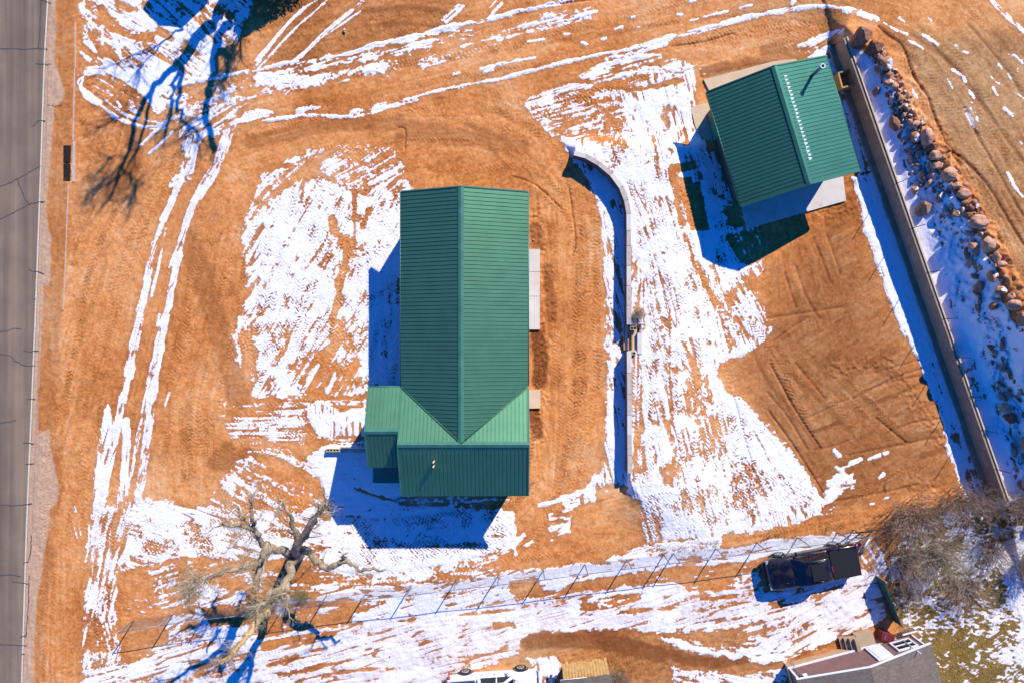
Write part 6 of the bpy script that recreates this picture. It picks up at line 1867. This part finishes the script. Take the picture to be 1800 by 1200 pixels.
# dark green board fence
gf = empty("green_board_fence", at(1556, 1055)); tag(gf, "short dark green solid board fence between the drive and the lawn", "fence")
A, B = at(1538, 1012) - gf.location, at(1568, 1088) - gf.location
d = (B - A); n_ = 12
for k in range(n_):
    c = A + d * ((k + .5) / n_)
    m = MB(); m.box((c.x, c.y, .55), (.05, d.length / n_ - .02, 1.1), math.atan2(d.y, d.x) - math.pi / 2); m.build("board", M['dgreen'], gf)
m = MB(); m.tube([A + V3((0.06, 0, .95)), B + V3((.06, 0, .95))], .04, 4); m.build("rail", M['dgreen'], gf)
for k in (0, .5, 1):
    c = A + d * k; m = MB(); m.box((c.x + .08, c.y, .6), (.1, .1, 1.2)); m.build("post", M['wood'], gf)
# posts and clutter at the end of the chain link fence
cl = empty("leaning_log", at(1517, 958)); tag(cl, "snow dusted log leaning at the end of the chain link fence", "log")
m = MB(); m.tube([at(1510, 975, .25) - cl.location, at(1519, 962, .45) - cl.location, at(1532, 942, .6) - cl.location], [.10, .13, .11], 8); m.build("log_body", M['bark'], cl)
m = MB(); m.tube([at(1513, 970, .38) - cl.location, at(1528, 947, .68) - cl.location], [.07, .05], 6); m.build("snow_cover", M['snow'], cl)
gp = empty("gate_frame", at(1515, 938)); tag(gp, "dark broken gate frame lying among twigs at the fence end", "gate")
for (a, b) in (((1500, 936, .9), (1534, 934, 1.0)), ((1500, 936, .2), (1500, 936, 1.2)), ((1516, 934, .1), (1516, 934, 1.5)), ((1533, 935, .1), (1533, 935, 1.5)), ((1502, 944, .5), (1534, 946, .6))):
    m = MB(); m.tube([at(*a) - gp.location, at(*b) - gp.location], .045, 5); m.build("bar", M['iron'], gp)

# ------------------------------------------------------------------ slatted lean-to at the bottom edge
ls_ = empty("slatted_shed", at(1028, 1195)); tag(ls_, "small shed roofed with loose yellow boards at the bottom edge", "shed")
lo_ = ls_.location
tl, tr2, br, bl = at(988, 1165, 1.25), at(1066, 1157, 1.25), at(1072, 1184, 1.55), at(990, 1194, 1.55)
nb = 15
for k in range(nb):
    a0, a1 = (k + .06) / nb, (k + .94) / nb
    j1, j2 = rng.uniform(-.08, .08), rng.uniform(-.04, .04)
    e = (tl - bl).normalized()
    p = [bl.lerp(br, a0) + e * j2, bl.lerp(br, a1) + e * j2, tl.lerp(tr2, a1) + e * j1, tl.lerp(tr2, a0) + e * j1]
    zz = V3((0, 0, rng.uniform(0, .03)))
    m = MB(); m.hexa([v - lo_ + zz - V3((0, 0, .03)) for v in p] + [v - lo_ + zz for v in p]); m.build("roof_board", M['yellow_wood'], ls_)
b2l, b2r = at(984, 1240, 1.5), at(1080, 1228, 1.5)
m = MB(); p = [b2l, b2r, br + V3((0.05, -.0, .02)), bl + V3((-.2, 0, .02))]
m.hexa([v - lo_ - V3((0, 0, .06)) for v in p] + [v - lo_ for v in p]); m.build("roof_sheet", M['shingle'], ls_)
m = MB(); m.tube([bl + V3((-.2, 0, .06)) - lo_, bl.lerp(br, .5) + V3((0, 0, .06)) - lo_], .025, 4); m.build("edge_trim", M['white'], ls_)
m = MB(); q_ = [at(990, 1240, 0), at(1076, 1230, 0), at(1062, 1166, 0), at(988, 1172, 0)]
m.prism([(v.x - lo_.x, v.y - lo_.y) for v in q_], 0, [1.4, 1.4, 1.18, 1.18]); m.build("wall", M['wood'], ls_)
